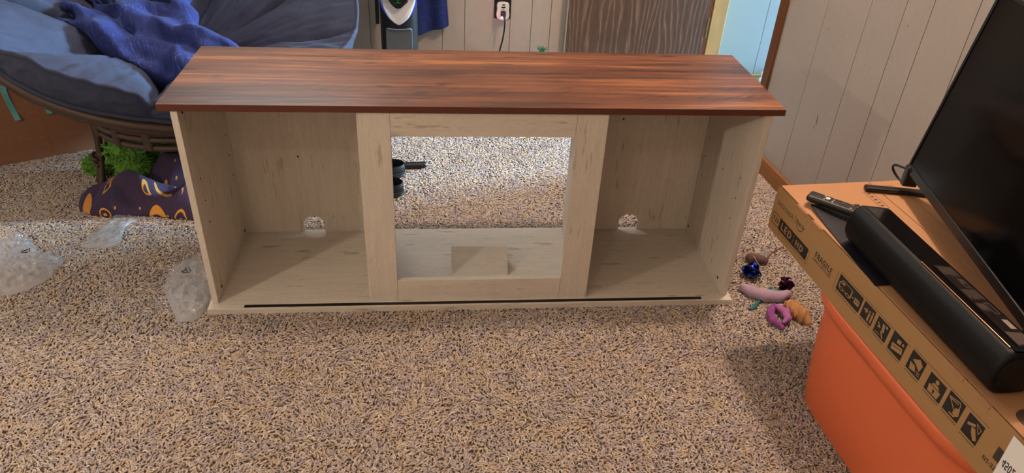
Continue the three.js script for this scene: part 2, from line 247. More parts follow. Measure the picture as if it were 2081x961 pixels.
// ------------------------------------------------------------------ TV stand
{
  const t = thing('tv_stand', 'long cream television stand with a red-brown wood-look top and an open centre', 'tv stand', [0, 0, 0.18]);
  const top = addW('top_panel', bx(-0.75, 0.75, 0.5815, 0.599, -0.0357, 0.3615, 0.001), mTop, t, 'red-brown wood-look top with dark rustic streaks');
  { const p = top.geometry.attributes.position, uv = top.geometry.attributes.uv; for (let i = 0; i < p.count; i++) uv.setXY(i, p.getX(i) + 0.75, p.getZ(i) + 0.18 + 0.0357 + p.getY(i) * 0); }
  addW('edge_band', bx(-0.7495, 0.7495, 0.582, 0.5985, 0.3613, 0.3622, 0.0002), mTopEdge, t, 'darker brown front edge');
  addW('bottom_panel', bx(-0.7315, 0.7315, 0.0, 0.018, -0.012, 0.3824, 0.0012, 'x', 0.2, 0.1), mBeige, t);
  addW('side_panel', bx(-0.7232, -0.7072, 0.018, 0.5815, -0.004, 0.357, 0.001, 'y', 0.1, 0.4), mBeige, t);
  addW('side_panel', bx(0.7072, 0.7232, 0.018, 0.5815, -0.004, 0.357, 0.001, 'y', 0.7, 0.9), mBeige, t);
  addW('divider_panel', bx(-0.305, -0.29, 0.018, 0.5815, -0.004, 0.341, 0.001, 'y', 0.3, 0.2), mBeige, t);
  addW('divider_panel', bx(0.29, 0.305, 0.018, 0.5815, -0.004, 0.341, 0.001, 'y', 0.6, 0.7), mBeige, t);
  addW('front_stile', bx(-0.297, -0.2245, 0.0182, 0.5813, 0.3412, 0.357, 0.0008, 'y', 0.15, 0.55), mBeige, t);
  addW('front_stile', bx(0.2276, 0.3055, 0.0182, 0.5813, 0.3412, 0.357, 0.0008, 'y', 0.85, 0.25), mBeige, t);
  addW('front_rail', bx(-0.2239, 0.227, 0.5185, 0.5813, 0.3412, 0.3568, 0.0008, 'x', 0.3, 0.35), mBeige, t);
  addW('front_rail', bx(-0.2239, 0.227, 0.0182, 0.0865, 0.3412, 0.3568, 0.0008, 'x', 0.5, 0.75), mBeige, t);
  addW('back_rail', bx(-0.2895, 0.2895, 0.545, 0.581, -0.004, 0.012, 0.0008, 'x', 0.5, 0.15), mBeige, t);
  for (const s of [-1, 1]) {
    const xa = 0.3052, xb = 0.7071, hc = s < 0 ? 0.497 : 0.507, hw = 0.0315, hh = 0.057, r = 0.029, sh = new THREE.Shape(), at = (x, y) => [s * x, y];
    sh.moveTo(...at(xa, 0.0182)); sh.lineTo(...at(hc - hw, 0.0182)); sh.lineTo(...at(hc - hw, 0.018 + hh - r));
    for (let i = 1; i <= 14; i++) { const a = Math.PI * (1 - i / 14); sh.lineTo(...at(hc + hw * Math.cos(a), 0.018 + hh - r + r * Math.sin(a))); }
    sh.lineTo(...at(hc + hw, 0.0182)); sh.lineTo(...at(xb, 0.0182)); sh.lineTo(...at(xb, 0.5813)); sh.lineTo(...at(xa, 0.5813));
    const g = new THREE.ExtrudeGeometry(sh, { depth: 0.004, bevelEnabled: false }); g.translate(0, 0, -0.0042);
    const p = g.attributes.position, uv = g.attributes.uv; for (let i = 0; i < p.count; i++) uv.setXY(i, p.getY(i) + (s < 0 ? 0.05 : 0.55), p.getX(i) * 1 + 0.1);
    addW('back_panel', g, mBeige, t);
  }
  addW('door_track', bx(-0.637, 0.642, 0.0175, 0.0192, 0.3655, 0.3765, 0.0006), mBlack, t, 'black sliding-door track along the front edge');
  const pin = (x, y, z, r, dx) => { const g = new THREE.CylinderGeometry(r, r, 0.0012, 14); g.rotateZ(Math.PI / 2); g.translate(x + dx * 0.0002, y, z); addW('pin_hole', g, mHole, t); };
  for (const [y, z] of [[0.367, 0.034], [0.303, 0.032], [0.237, 0.03], [0.372, 0.298], [0.307, 0.296], [0.241, 0.293]]) { pin(-0.7072, y, z, 0.0022, 1); pin(0.7072, y, z, 0.0022, -1); }
  pin(0.7072, 0.334, 0.174, 0.0022, -1);
  for (const [y, z] of [[0.034, 0.015], [0.04, 0.308], [0.564, 0.325]]) { pin(-0.7072, y, z, 0.0045, 1); pin(0.7072, y + 0.004, z, 0.0045, -1); }
  for (const [x, y] of [[-0.522, 0.282], [0.443, 0.41]]) { const g = new THREE.CylinderGeometry(0.0026, 0.0026, 0.0012, 12); g.rotateX(Math.PI / 2); g.translate(x, y, 0.0001); addW('screw_head', g, mHole, t); }
  // small sloped support block on the bottom panel of the centre bay
  const bs = new THREE.Shape([[0.25, 0.0182], [0.244, 0.022], [0.176, 0.074], [0.168, 0.074], [0.168, 0.0182]].map((p) => new THREE.Vector2(p[0], p[1])));
  const bg = new THREE.ExtrudeGeometry(bs, { depth: 0.165, bevelEnabled: false }); bg.rotateY(-Math.PI / 2); bg.translate(0.092, 0, 0); bg.computeVertexNormals(); uvBox(bg, 'x', 0.4, 0.3); addW('support_block', bg, mBeige, t);
}

// ------------------------------------------------------------------ papasan chair, cushion, throws
const CH = { x: -1.027, y: 0.4763, z: -0.645, a: 0.596, b: 0.562 };
const chM = new THREE.Matrix4().compose(V(CH.x, CH.y, CH.z), new THREE.Quaternion().setFromEuler(new THREE.Euler(0.2486, 0, -0.2143)), V(1, 1, 1));
const onChair = (x, y, z) => V(x, y, z).applyMatrix4(chM);
const seam0 = 83 * Math.PI / 180, NW = 9;
{
  const t = thing('papasan_chair', 'dark rattan bowl chair behind the left end of the stand', 'chair', [CH.x, 0, CH.z]);
  const ring = (r, y, sx = CH.a, sz = CH.b) => Array.from({ length: 40 }, (_, i) => { const a = i / 40 * 2 * Math.PI; return onChair(sx * r * Math.cos(a), y, sz * r * Math.sin(a)); });
  addW('bowl_rim', merge([tube(ring(1.0, 0.0), 0.016, 120, 8, true), tube(ring(0.985, -0.024), 0.012, 120, 8, true), tube(ring(0.95, -0.045), 0.011, 120, 8, true)]), mRattan, t);
  for (let k = 0; k < 12; k++) { const a = k / 12 * Math.PI * 2 + 0.1; addW('bowl_spoke', tube([[0.97], [0.8], [0.55], [0.3], [0.05]].map(([r]) => onChair(CH.a * r * Math.cos(a), -0.02 - 0.2 * (1 - r * r), CH.b * r * Math.sin(a))), 0.009, 16, 6), mRattan, t); }
  const bc = [-0.955, -0.5], br = 0.318;
  const circle = (r, y) => Array.from({ length: 36 }, (_, i) => { const a = i / 36 * 2 * Math.PI; return V(bc[0] + r * Math.cos(a), y - 0.0 * Math.sin(a), bc[1] + r * Math.sin(a)); });
  addW('base_ring', merge([tube(circle(br, 0.268), 0.0135, 80, 8, true), tube(circle(br + 0.004, 0.246), 0.010, 80, 8, true), tube(circle(br, 0.216), 0.0105, 80, 8, true)]), mRattan, t);
  addW('base_ring', tube(Array.from({ length: 24 }, (_, i) => { const a = (185 + i * 7) * Math.PI / 180; return V(bc[0] + (br + 0.02) * Math.cos(a), 0.013, bc[1] + (br + 0.02) * Math.sin(a)); }), 0.013, 60, 8), mRattan, t);
  for (let k = 0; k < 18; k++) { const a = k / 18 * Math.PI * 2; const x = bc[0] + (br + 0.003) * Math.cos(a), z = bc[1] + (br + 0.003) * Math.sin(a); const g = new RoundedBoxGeometry(0.03, 0.070, 0.024, 1, 0.008); g.rotateY(-a + Math.PI / 2); g.translate(x, 0.242, z); addW('rattan_binding', g, mRattan, t); }
  for (const deg of [151, 211, 271, 331, 22]) {
    const a = deg * Math.PI / 180, ca = Math.cos(a), sa = Math.sin(a), P = (r, y, da = 0) => V(bc[0] + r * Math.cos(a + da), y, bc[1] + r * Math.sin(a + da));
    addW('leg', merge([tube([P(br + 0.03, 0.002), P(br + 0.018, 0.07), P(br + 0.004, 0.15), P(br + 0.002, 0.265)], 0.0135, 16, 8), tube([P(br + 0.035, 0.004, -0.09), P(br + 0.015, 0.08, -0.05), P(br + 0.005, 0.16, -0.06), P(br + 0.002, 0.215, -0.16)], 0.0095, 16, 8), tube([P(br + 0.035, 0.004, 0.09), P(br + 0.015, 0.08, 0.05), P(br + 0.005, 0.15, 0.05), P(br + 0.0, 0.185, 0.13), P(br - 0.0, 0.213, 0.3)], 0.0095, 18, 8), tube([P(br + 0.024, 0.082, -0.06), P(br + 0.034, 0.09, 0), P(br + 0.024, 0.098, 0.06), P(br - 0.0, 0.094, 0), P(br + 0.026, 0.106, -0.06), P(br + 0.034, 0.11, 0), P(br + 0.024, 0.116, 0.06)], 0.006, 24, 6)]), mRattan, t);
  }
}
// cushion: deep wedges between radial seams, a boxed edge with piping above and below
function cushionPoint(th, r) {   // r: 0 centre .. 1 top piping
  const w = (th - seam0) / (2 * Math.PI) * NW, k = Math.floor(w), f = w - k, s = Math.pow(Math.sin(Math.PI * f), 0.48);
  const amp = 0.10 * (0.85 + 0.3 * hash(((k % NW) + NW) % NW, 3, 5));
  const rad = Math.pow(Math.sin(Math.PI * clamp((r - 0.2) / 0.86)), 0.75), core = Math.pow(Math.max(0, Math.cos(clamp(r / 0.24) * Math.PI / 2)), 0.6);
  const wr = (fbm(f * 14 + k * 31, r * 3.2, 801, 3) - 0.5) * 0.040 * (1 - s * 0.7) + (fbm(f * 4 + k * 9, r * 5, 805, 3) - 0.5) * 0.030 + (fbm(f * 26 + k * 5, r * 2.2, 809, 2) - 0.5) * 0.010 * sstep(0.75, 1, r);
  let y = -0.15 + 0.272 * Math.pow(r, 1.9) + amp * s * rad + 0.05 * core + wr * sstep(0, 0.2, r);
  y -= 0.012 * (1 - s) * sstep(0.2, 0.4, r);
  const R = r * (1.035 - 0.012 * (1 - s)); return [CH.a * R * Math.cos(th), y, CH.b * R * Math.sin(th)];
}
{
  const t = thing('seat_cushion', 'plump blue-grey tufted cushion filling the rattan chair', 'cushion', [CH.x, 0, CH.z]);
  const W = (p, u, v) => { const q = onChair(...p); return [q.x, q.y, q.z, u, v]; };
  addW('cushion_top', grid(420, 90, (u, v) => { const th = seam0 + u * 2 * Math.PI, r = Math.pow(v, 0.8); const p = cushionPoint(th, Math.max(r, 0.002)); return W(p, p[0] * 2, p[2] * 2); }, true), mCushion, t);
  const edge = (th, v) => { const top = cushionPoint(th, 1), w = (th - seam0) / (2 * Math.PI) * NW, f = w - Math.floor(w), s = Math.pow(Math.sin(Math.PI * f), 0.5), y0 = 0.036, b = Math.sin(Math.PI * v) * 0.018 * s + (fbm(th * 16, v * 4, 821, 3) - 0.5) * 0.018 * Math.sin(Math.PI * v); const d = Math.hypot(top[0], top[2]), k = 1 + b / d + (v - 1) * 0.01; return [top[0] * k, mix(y0, top[1], v), top[2] * k]; };
  addW('cushion_side', grid(420, 16, (u, v) => { const th = seam0 + u * 2 * Math.PI; return W(edge(th, v), u * 8, v * 0.3); }, true), mCushion, t);
  addW('cushion_underside', grid(180, 14, (u, v) => { const th = seam0 + u * 2 * Math.PI, e = edge(th, 0); return W([e[0] * v, -0.19 + (e[1] + 0.19) * v * v, e[2] * v], u * 8, v); }, true), mCushion, t);
  const pipe = (v, o) => tube(Array.from({ length: 150 }, (_, i) => { const e = edge(seam0 + i / 150 * 2 * Math.PI, v), d = Math.hypot(e[0], e[2]); return onChair(e[0] * (1 + o / d), e[1] + (fbm(i * 0.35, v, 831, 2) - 0.5) * 0.006, e[2] * (1 + o / d)); }), 0.0066, 450, 8, true);
  addW('piping', pipe(1, 0.005), mCushion, t); addW('piping', pipe(0.04, 0.004), mCushion, t);
}
// bunched dark blue fleece throw in the seat
{
  const C = (x, y, z, r) => [x, y, z, r];
  const chains = [
    [C(-1.30, 0.50, -0.60, 0.04), C(-1.235, 0.50, -0.55, 0.05), C(-1.16, 0.475, -0.475, 0.055), C(-1.08, 0.44, -0.425, 0.065), C(-0.98, 0.41, -0.40, 0.075), C(-0.88, 0.40, -0.37, 0.08)],
    [C(-1.10, 0.53, -0.60, 0.045), C(-1.02, 0.51, -0.60, 0.05), C(-0.95, 0.49, -0.55, 0.052), C(-0.90, 0.46, -0.46, 0.06), C(-0.83, 0.42, -0.42, 0.07)],
    [C(-1.36, 0.50, -0.62, 0.028), C(-1.335, 0.535, -0.585, 0.026), C(-1.29, 0.54, -0.56, 0.03), C(-1.25, 0.51, -0.53, 0.03)],
    [C(-1.36, 0.48, -0.57, 0.025), C(-1.31, 0.49, -0.545, 0.03), C(-1.27, 0.475, -0.53, 0.028)],
    [C(-1.31, 0.57, -0.70, 0.035), C(-1.2, 0.60, -0.70, 0.042), C(-1.08, 0.585, -0.68, 0.04), C(-1.0, 0.56, -0.66, 0.04)],
    [C(-1.25, 0.45, -0.62, 0.07), C(-1.1, 0.45, -0.56, 0.09), C(-0.95, 0.43, -0.5, 0.08)],
  ];
  const N = 160, inv = chM.clone().invert(), table = new Float32Array(N * N), q = V(0, 0, 0);
  for (let j = 0; j < N; j++) for (let i = 0; i < N; i++) { const X = (i / (N - 1) * 2 - 1) * 1.1, Z = (j / (N - 1) * 2 - 1) * 1.1, r = Math.hypot(X, Z) / 1.03; table[j * N + i] = r < 1 ? cushionPoint(Math.atan2(Z, X), Math.max(r, 0.01))[1] : -1; }
  const f = (x, y, z) => {
    q.set(x, y, z).applyMatrix4(inv); const ti = clamp((q.x / CH.a / 1.1 + 1) / 2 * (N - 1), 0, N - 1.01), tj = clamp((q.z / CH.b / 1.1 + 1) / 2 * (N - 1), 0, N - 1.01), i0 = ti | 0, j0 = tj | 0, fu = ti - i0, fv = tj - j0;
    const floor = mix(mix(table[j0 * N + i0], table[j0 * N + i0 + 1], fu), mix(table[(j0 + 1) * N + i0], table[(j0 + 1) * N + i0 + 1], fu), fv) + 0.001 - q.y;
    let d = 9; for (const ch of chains) { let e = 9; for (let i = 0; i + 1 < ch.length; i++) e = Math.min(e, capsule(x, y, z, ch[i], ch[i + 1])); d = smin(d, e, 0.022); }
    const n = fbm(x * 7 + y * 5 + 40, z * 7 - y * 4 + 40, 841, 2), m = Math.sin(Math.PI * ((x * 0.9 - z * 1.2 + y * 1.2) * 7.5 + n * 2.4)), m2 = Math.sin(Math.PI * ((x * 1.1 + z * 0.5 + y * 0.4) * 9 + n * 3));
    return Math.max(d + (n - 0.5) * 0.03 + m * 0.016 + Math.min(m2, 0.3) * 0.007 + (fbm(x * 70 + y * 30, z * 70 + y * 40, 845, 2) - 0.5) * 0.002, floor);
  };
  single('fleece_throw', iso([-1.08, 0.48, -0.52], 0.36, 96, f), mFleece, 'crumpled royal blue fleece throw bunched up on the blue-grey cushion', 'blanket');
}
// green shaggy plush animal under the chair
{
  const t = thing('plush_toy', 'green shaggy plush animal sitting under the rattan chair', 'plush toy', [-1.12, 0, -0.42]);
  const B = [[[-1.135, 0.065, -0.335, 0.055], [-1.145, 0.1, -0.335, 0.05]], [[-1.152, 0.158, -0.325, 0.047], [-1.158, 0.162, -0.32, 0.046]], [[-1.12, 0.10, -0.4, 0.03], [-1.03, 0.09, -0.43, 0.035]], [[-1.03, 0.09, -0.43, 0.03], [-0.98, 0.10, -0.42, 0.042]], [[-1.2, 0.03, -0.41, 0.022], [-1.31, 0.032, -0.425, 0.034]], [[-1.1, 0.04, -0.42, 0.05], [-1.02, 0.04, -0.45, 0.04]], [[-1.17, 0.15, -0.285, 0.02], [-1.178, 0.146, -0.275, 0.016]]];
  const f = (x, y, z) => { let d = 9; for (const [a, b] of B) d = smin(d, capsule(x, y, z, a, b), 0.025); return d + (fbm(x * 55 + y * 20, z * 55 + y * 45, 851, 2) - 0.5) * 0.018; };
  const texGreen = tex(256, 256, (u, v) => { const n = fbm(u * 60, v * 60, 861, 3); return lerp3([50, 92, 26], [118, 166, 62], n); }); texGreen.repeat.set(4, 4);
  const mg = phys(0xffffff, 1, { map: texGreen, sheen: 0.5, sheenRoughness: 0.6, sheenColor: new THREE.Color(0.2, 0.4, 0.1) });
  const body = addW('body', iso([-1.13, 0.1, -0.36], 0.22, 88, f), mg, t);
  for (const [x, y, z] of [[-1.186, 0.181, -0.283], [-1.142, 0.183, -0.275]]) { const g = new THREE.SphereGeometry(0.0065, 14, 10); g.translate(x, y, z); addW('eye', g, mBlackGloss, t); }
  { const g = new THREE.SphereGeometry(0.006, 12, 8); g.scale(1.4, 0.9, 1); g.translate(-1.18, 0.155, -0.257); addW('nose', g, std(0x1f3312, 0.7), t); }
  // shaggy tufts of fur
  const p = body.geometry.attributes.position, n = body.geometry.attributes.normal, R = rng(31), fur = [];
  for (let i = 0; i < 900; i++) { const k = Math.floor(R() * p.count); const c = new THREE.ConeGeometry(0.0045, 0.02, 4, 1); c.translate(0, 0.007, 0); const d = V(n.getX(k) + (R() - 0.5) * 0.9, n.getY(k) + (R() - 0.7) * 0.9, n.getZ(k) + (R() - 0.5) * 0.9).normalize(); c.applyQuaternion(new THREE.Quaternion().setFromUnitVectors(V(0, 1, 0), d)); c.translate(p.getX(k), p.getY(k), p.getZ(k)); fur.push(c); }
  const fm = add('fur', merge(fur), mg, t); fm.userData.kind = 'stuff';
}
// purple blanket with orange moons on the floor in front of the chair base
{
  const moonTex = canvasTex(1024, 1024, (c, w, h) => {
    c.fillStyle = '#34253f'; c.fillRect(0, 0, w, h); const R = rng(41);
    for (let i = 0; i < 900; i++) { c.fillStyle = `rgba(${40 + R() * 60 | 0},${30 + R() * 40 | 0},${60 + R() * 60 | 0},0.25)`; c.fillRect(R() * w, R() * h, 14, 10); }
    c.strokeStyle = c.fillStyle = '#c98a35';
    const moon = (x, y, r, a) => { c.save(); c.translate(x, y); c.rotate(a); c.fillStyle = R() < 0.5 ? '#c98a35' : '#b67a38'; c.beginPath(); c.arc(0, 0, r, -1.9, 1.9, false); c.arc(-r * 0.45, 0, r * 0.82, 1.5, -1.5, true); c.closePath(); c.fill(); c.restore(); };
    const halo = (x, y, r) => { c.lineWidth = 9; c.beginPath(); c.arc(x, y, r, 0, 6.29); c.stroke(); c.beginPath(); c.arc(x, y, r * 0.35, 0, 6.29); c.fill(); };
    for (let j = 0; j < 6; j++) for (let i = 0; i < 6; i++) { const x = (i + 0.5 + (R() - 0.5) * 0.4) * w / 6, y = (j + 0.5 + (R() - 0.5) * 0.4) * h / 6; const k = (i + j * 2) % 3; if (k === 0) moon(x, y, 40 + R() * 30, R() * 6); else if (k === 1) halo(x, y, 30 + R() * 20); else { moon(x, y, 22, R() * 6); } c.beginPath(); c.arc(x + 70, y - 40, 7, 0, 6.3); c.fill(); }
  });
  const mPurple = phys(0xffffff, 0.95, { map: moonTex, sheen: 0.4, sheenColor: new THREE.Color(0.25, 0.15, 0.35), sheenRoughness: 0.6 });
  const outline = [[-1.29, -0.24], [-1.26, -0.16], [-1.18, -0.12], [-1.05, -0.125], [-0.92, -0.10], [-0.80, -0.09], [-0.72, -0.13], [-0.72, -0.3], [-0.76, -0.48], [-0.93, -0.54], [-1.06, -0.42], [-1.13, -0.31], [-1.21, -0.30]].map((p) => V(p[0], 0, p[1]));
  const curve = new THREE.CatmullRomCurve3(outline, true), cx = -1.0, cz = -0.24;
  const H = (x, z, r) => {
    const e = Math.pow(1 - Math.pow(r, 4), 0.6), n = fbm(x * 6, z * 6, 871, 3);
    const f1 = Math.pow(tri((z * 1.0 - x * 0.22) * 7.5 + n * 1.3), 1.3), f2 = tri((z * 0.7 + x * 0.9) * 6 + n * 1.5);
    const hump = 0.05 * Math.exp(-((x + 1.12) ** 2 / 0.008 + (z + 0.2) ** 2 / 0.0022)) + 0.055 * Math.exp(-((x + 0.98) ** 2 / 0.012 + (z + 0.33) ** 2 / 0.004)) + 0.12 * Math.exp(-((x + 0.93) ** 2 / 0.014 + (z + 0.42) ** 2 / 0.006)) + 0.02 * Math.exp(-((x + 0.86) ** 2 / 0.02 + (z + 0.2) ** 2 / 0.004));
    return 0.004 + e * (0.014 + 0.036 * f1 + 0.014 * f2 + hump + 0.02 * n);
  };
  const top = grid(220, 70, (u, v) => { const q = curve.getPointAt(u % 1), r = Math.sqrt(v), x = mix(cx, q.x, r), z = mix(cz, q.z, r); return [x, H(x, z, r), z, x * 2.2, z * 2.2 + H(x, z, r) * 3]; }, true);
  const bot = grid(80, 2, (u, v) => { const q = curve.getPointAt(u % 1); return [mix(cx, q.x, 1 - v), 0.001, mix(cz, q.z, 1 - v), 0, 0]; }, true);
  moonTex.wrapS = moonTex.wrapT = THREE.RepeatWrapping;
  single('moon_blanket', merge([top, bot]), mPurple, 'purple blanket printed with orange moons heaped on the carpet below the chair', 'blanket');
}
// big cardboard box at the left with teal tape
{
  const t = thing('cardboard_box', 'large plain brown cardboard box with teal tape at the left edge', 'box', [-1.653, 0, -0.47], Math.atan2(0.138, 0.264));
  const H = 0.262; // local x runs along the face, local -z behind it
  add('front_panel', bx(-0.45, 0.445, 0, H, -0.005, 0, 0.001), mCardOld, t); add('back_panel', bx(-0.45, 0.445, 0, H, -0.40, -0.395, 0.001), mCardOld, t);
  add('side_panel', bx(-0.45, -0.445, 0, H, -0.395, -0.005, 0.001, 'z'), mCardOld, t); add('side_panel', bx(0.44, 0.445, 0, H, -0.395, -0.005, 0.001, 'z'), mCardOld, t);
  add('bottom_panel', bx(-0.445, 0.44, 0, 0.005, -0.395, -0.005, 0.001), mCardOld, t);
  { const g = bx(-0.45, 0.445, 0, 0.004, -0.19, 0, 0.001); g.rotateX(-0.12); g.translate(0, H - 0.001, 0); add('flap', g, mCardOld, t); }
  { const g = bx(-0.45, 0.445, 0, 0.004, 0, 0.19, 0.001); g.rotateX(0.1); g.translate(0, H - 0.001, -0.40); add('flap', g, mCardOld, t); }
  add('fold_crease', bx(0.171, 0.1722, 0.004, H - 0.004, 0, 0.0005, 0), std(0x7d4f33, 0.9), t);
  const mTape = phys(0x4f8f92, 0.5, { side: THREE.DoubleSide });
  const tape = (x, w, len, bend) => grid(6, 24, (u, v) => { const s = v * (len + 0.05); if (s < 0.05) return [x + u * w, H + 0.0055, -0.05 + s]; const d = s - 0.05; return [x + u * w + d * 0.06 + bend * d * d * 2, H + 0.0055 - d, 0.003 + Math.max(0, d - len * 0.65) ** 2 * 9 + 0.002 * Math.sin(d * 60)]; });
  add('tape_strip', tape(0.078, 0.018, 0.105, 0.3), mTape, t, 'long hanging strip of teal tape'); add('tape_strip', tape(0.180, 0.017, 0.100, 0.2), mTape, t, 'short curled strip of teal tape');
}

// ------------------------------------------------------------------ black tower appliance, towel, slip-ons
{
  const t = thing('tower_appliance', 'black tower appliance with a silver V-shaped display face by the back wall', 'appliance', [-0.262, 0, -1.03], 0.03);
  const prof = (a, w, d, n) => { const c = Math.cos(a), s = Math.sin(a); return [Math.sign(c) * w * Math.pow(Math.abs(c), 2 / n), Math.sign(s) * d * Math.pow(Math.abs(s), 2 / n)]; };
  const loft = (rows, nu = 64) => grid(nu, rows.length - 1, (u, v) => { const [y, w, d] = rows[Math.round(v * (rows.length - 1))], q = prof(u * 2 * Math.PI, w, d, 3); return [q[0], y, -q[1]]; }, true);
  const mBody = phys(0x17191d, 0.42), mSilver = phys(0xdfe4e9, 0.3, { metalness: 0.4 });
  add('body', loft([[0.02, 0.001, 0.001], [0.02, 0.07, 0.066], [0.05, 0.074, 0.07], [0.3, 0.075, 0.07], [0.6, 0.076, 0.072], [0.8, 0.074, 0.07], [0.86, 0.06, 0.056], [0.875, 0.03, 0.03], [0.877, 0.001, 0.001]]), mBody, t);
  add('base', loft([[0, 0.001, 0.001], [0, 0.1, 0.1], [0.012, 0.1, 0.1], [0.026, 0.08, 0.08], [0.026, 0.001, 0.001]]), mBody, t);
  const vshape = (w, apex, y1, depth, z, k) => { const s = new THREE.Shape(); s.moveTo(-w, y1); s.lineTo(-w, apex + 0.135 * k); s.quadraticCurveTo(-w * 0.93, apex + 0.07 * k, -w * 0.5, apex + 0.026 * k); s.quadraticCurveTo(-0.010, apex, 0, apex); s.quadraticCurveTo(0.010, apex, w * 0.5, apex + 0.026 * k); s.quadraticCurveTo(w * 0.93, apex + 0.07 * k, w, apex + 0.135 * k); s.lineTo(w, y1); s.quadraticCurveTo(0, y1 + 0.03, -w, y1); return new THREE.ExtrudeGeometry(s, { depth, bevelEnabled: true, bevelSize: 0.005, bevelThickness: 0.005, bevelSegments: 4, curveSegments: 20 }).translate(0, 0, z); };
  const wrapZ = (g) => { const p = g.attributes.position; for (let i = 0; i < p.count; i++) { const x = p.getX(i); p.setZ(i, p.getZ(i) - 0.0705 * (1 - Math.cbrt(Math.max(0, 1 - Math.pow(Math.min(0.98, Math.abs(x) / 0.0775), 3))))); } g.computeVertexNormals(); return g; };
  add('light_ring', wrapZ(vshape(0.0765, 0.388, 0.66, 0.006, 0.0615, 0.85)), new THREE.MeshStandardMaterial({ color: 0x0a1c80, roughness: 0.3, emissive: 0x1440ff, emissiveIntensity: 0.22 }), t, 'blue glowing rim');
  add('face_frame', wrapZ(vshape(0.070, 0.388, 0.67, 0.012, 0.0665, 0.95)), mSilver, t, 'silver V-shaped frame');
  const disp = add('display', wrapZ(vshape(0.047, 0.454, 0.65, 0.005, 0.081, 0.62)), phys(0x0c1216, 0.12), t, 'dark display with a small green mark');
  add('display_icon', merge([bx(-0.012, 0.012, 0.4745, 0.4755, 0.0905, 0.0915, 0), bx(-0.008, 0.010, 0.4710, 0.4717, 0.0905, 0.0915, 0), rod([0, 0.476, 0.091], [-0.004, 0.486, 0.091], 0.0007, 6), rod([0, 0.476, 0.091], [0.005, 0.484, 0.091], 0.0007, 6)]), new THREE.MeshStandardMaterial({ color: 0x0a2010, emissive: 0x2aff80, emissiveIntensity: 0.15 }), disp);
  { const s = new THREE.Shape(), w = 0.054, y0 = 0.06, y1 = 0.366, r = 0.011; s.moveTo(-w, y0); s.lineTo(w, y0); s.lineTo(w - 0.003, y1 - r); s.quadraticCurveTo(w - 0.003, y1, w - 0.003 - r, y1); s.quadraticCurveTo(0, y1 - 0.006, -w + 0.003 + r, y1); s.quadraticCurveTo(-w + 0.003, y1, -w + 0.003, y1 - r); add('front_panel', wrapZ(new THREE.ExtrudeGeometry(s, { depth: 0.0125, bevelEnabled: true, bevelSize: 0.0015, bevelThickness: 0.0015, bevelSegments: 2, curveSegments: 10 }).translate(0, 0, 0.0685)), phys(0x596168, 0.4), t, 'grey lower panel with rounded corners'); }
}
{
  const t = thing('hanging_strap', 'narrow black strap with a pale yellow edge hanging left of the tower appliance', 'strap', [-0.36, 0.31, -1.225]);
  addW('strap', bx(-0.372, -0.356, 0.30, 0.66, -1.240, -1.222, 0.003), mBlack, t); addW('yellow_strip', bx(-0.3555, -0.347, 0.32, 0.40, -1.236, -1.226, 0.001), std(0xa8a878, 0.7), t, 'pale yellow strip');
  addW('hook', rod([-0.364, 0.665, -1.25], [-0.364, 0.655, -1.22], 0.005), std(0x8a8a88, 0.3, { metalness: 0.8 }), t);
}
{
  const g0 = (o) => grid(30, 34, (u, v) => { const w = 0.122 + 0.018 * v, x = -0.208 + u * w + 0.006 * v, y = mix(0.62, 0.262 + 0.04 * u, v); const z = -1.222 + 0.010 * Math.sin(u * 9 + 0.6) * (0.4 + 0.6 * v) + 0.004 * Math.sin(v * 14 + u * 3) + (v > 0.845 && v < 0.87 ? -0.003 : 0) + o; return [x, y, z, u * 0.15, v * 0.4]; });
  const t = thing('hanging_towel', 'dark blue plush towel hanging on the wall beside the tower appliance', 'towel', [-0.14, 0.27, -1.22]);
  const tt = tex(128, 128, (u, v) => { const n = fbm(u * 12, v * 12, 901, 3), f = fbm(u * 60, v * 60, 903, 2); return lerp3([14, 24, 68], [34, 62, 140], n * 0.7 + f * 0.4 - 0.1); }); tt.repeat.set(8, 8);
  const mt = phys(0xffffff, 0.95, { map: tt, sheen: 0.7, sheenColor: new THREE.Color(0.15, 0.25, 0.6), sheenRoughness: 0.5 });
  const front = g0(0.006), back = g0(-0.006);
  addW('towel_cloth', merge([front, back, tube(Array.from({ length: 31 }, (_, i) => { const p = front.attributes.position, k = 34 * 31 + i; return V(p.getX(k), p.getY(k), p.getZ(k) - 0.006); }), 0.007, 40, 8), tube(Array.from({ length: 35 }, (_, j) => { const p = front.attributes.position, k = j * 31 + 30; return V(p.getX(k), p.getY(k), p.getZ(k) - 0.006); }), 0.0065, 40, 8), tube(Array.from({ length: 35 }, (_, j) => { const p = front.attributes.position, k = j * 31; return V(p.getX(k), p.getY(k), p.getZ(k) - 0.006); }), 0.0065, 40, 8)]), mt, t);
  addW('wall_hook', merge([rod([-0.15, 0.625, -1.25], [-0.15, 0.615, -1.205], 0.006), bx(-0.21, -0.09, 0.608, 0.622, -1.236, -1.208, 0.003)]), std(0x8a8a88, 0.3, { metalness: 0.8 }), t);
}
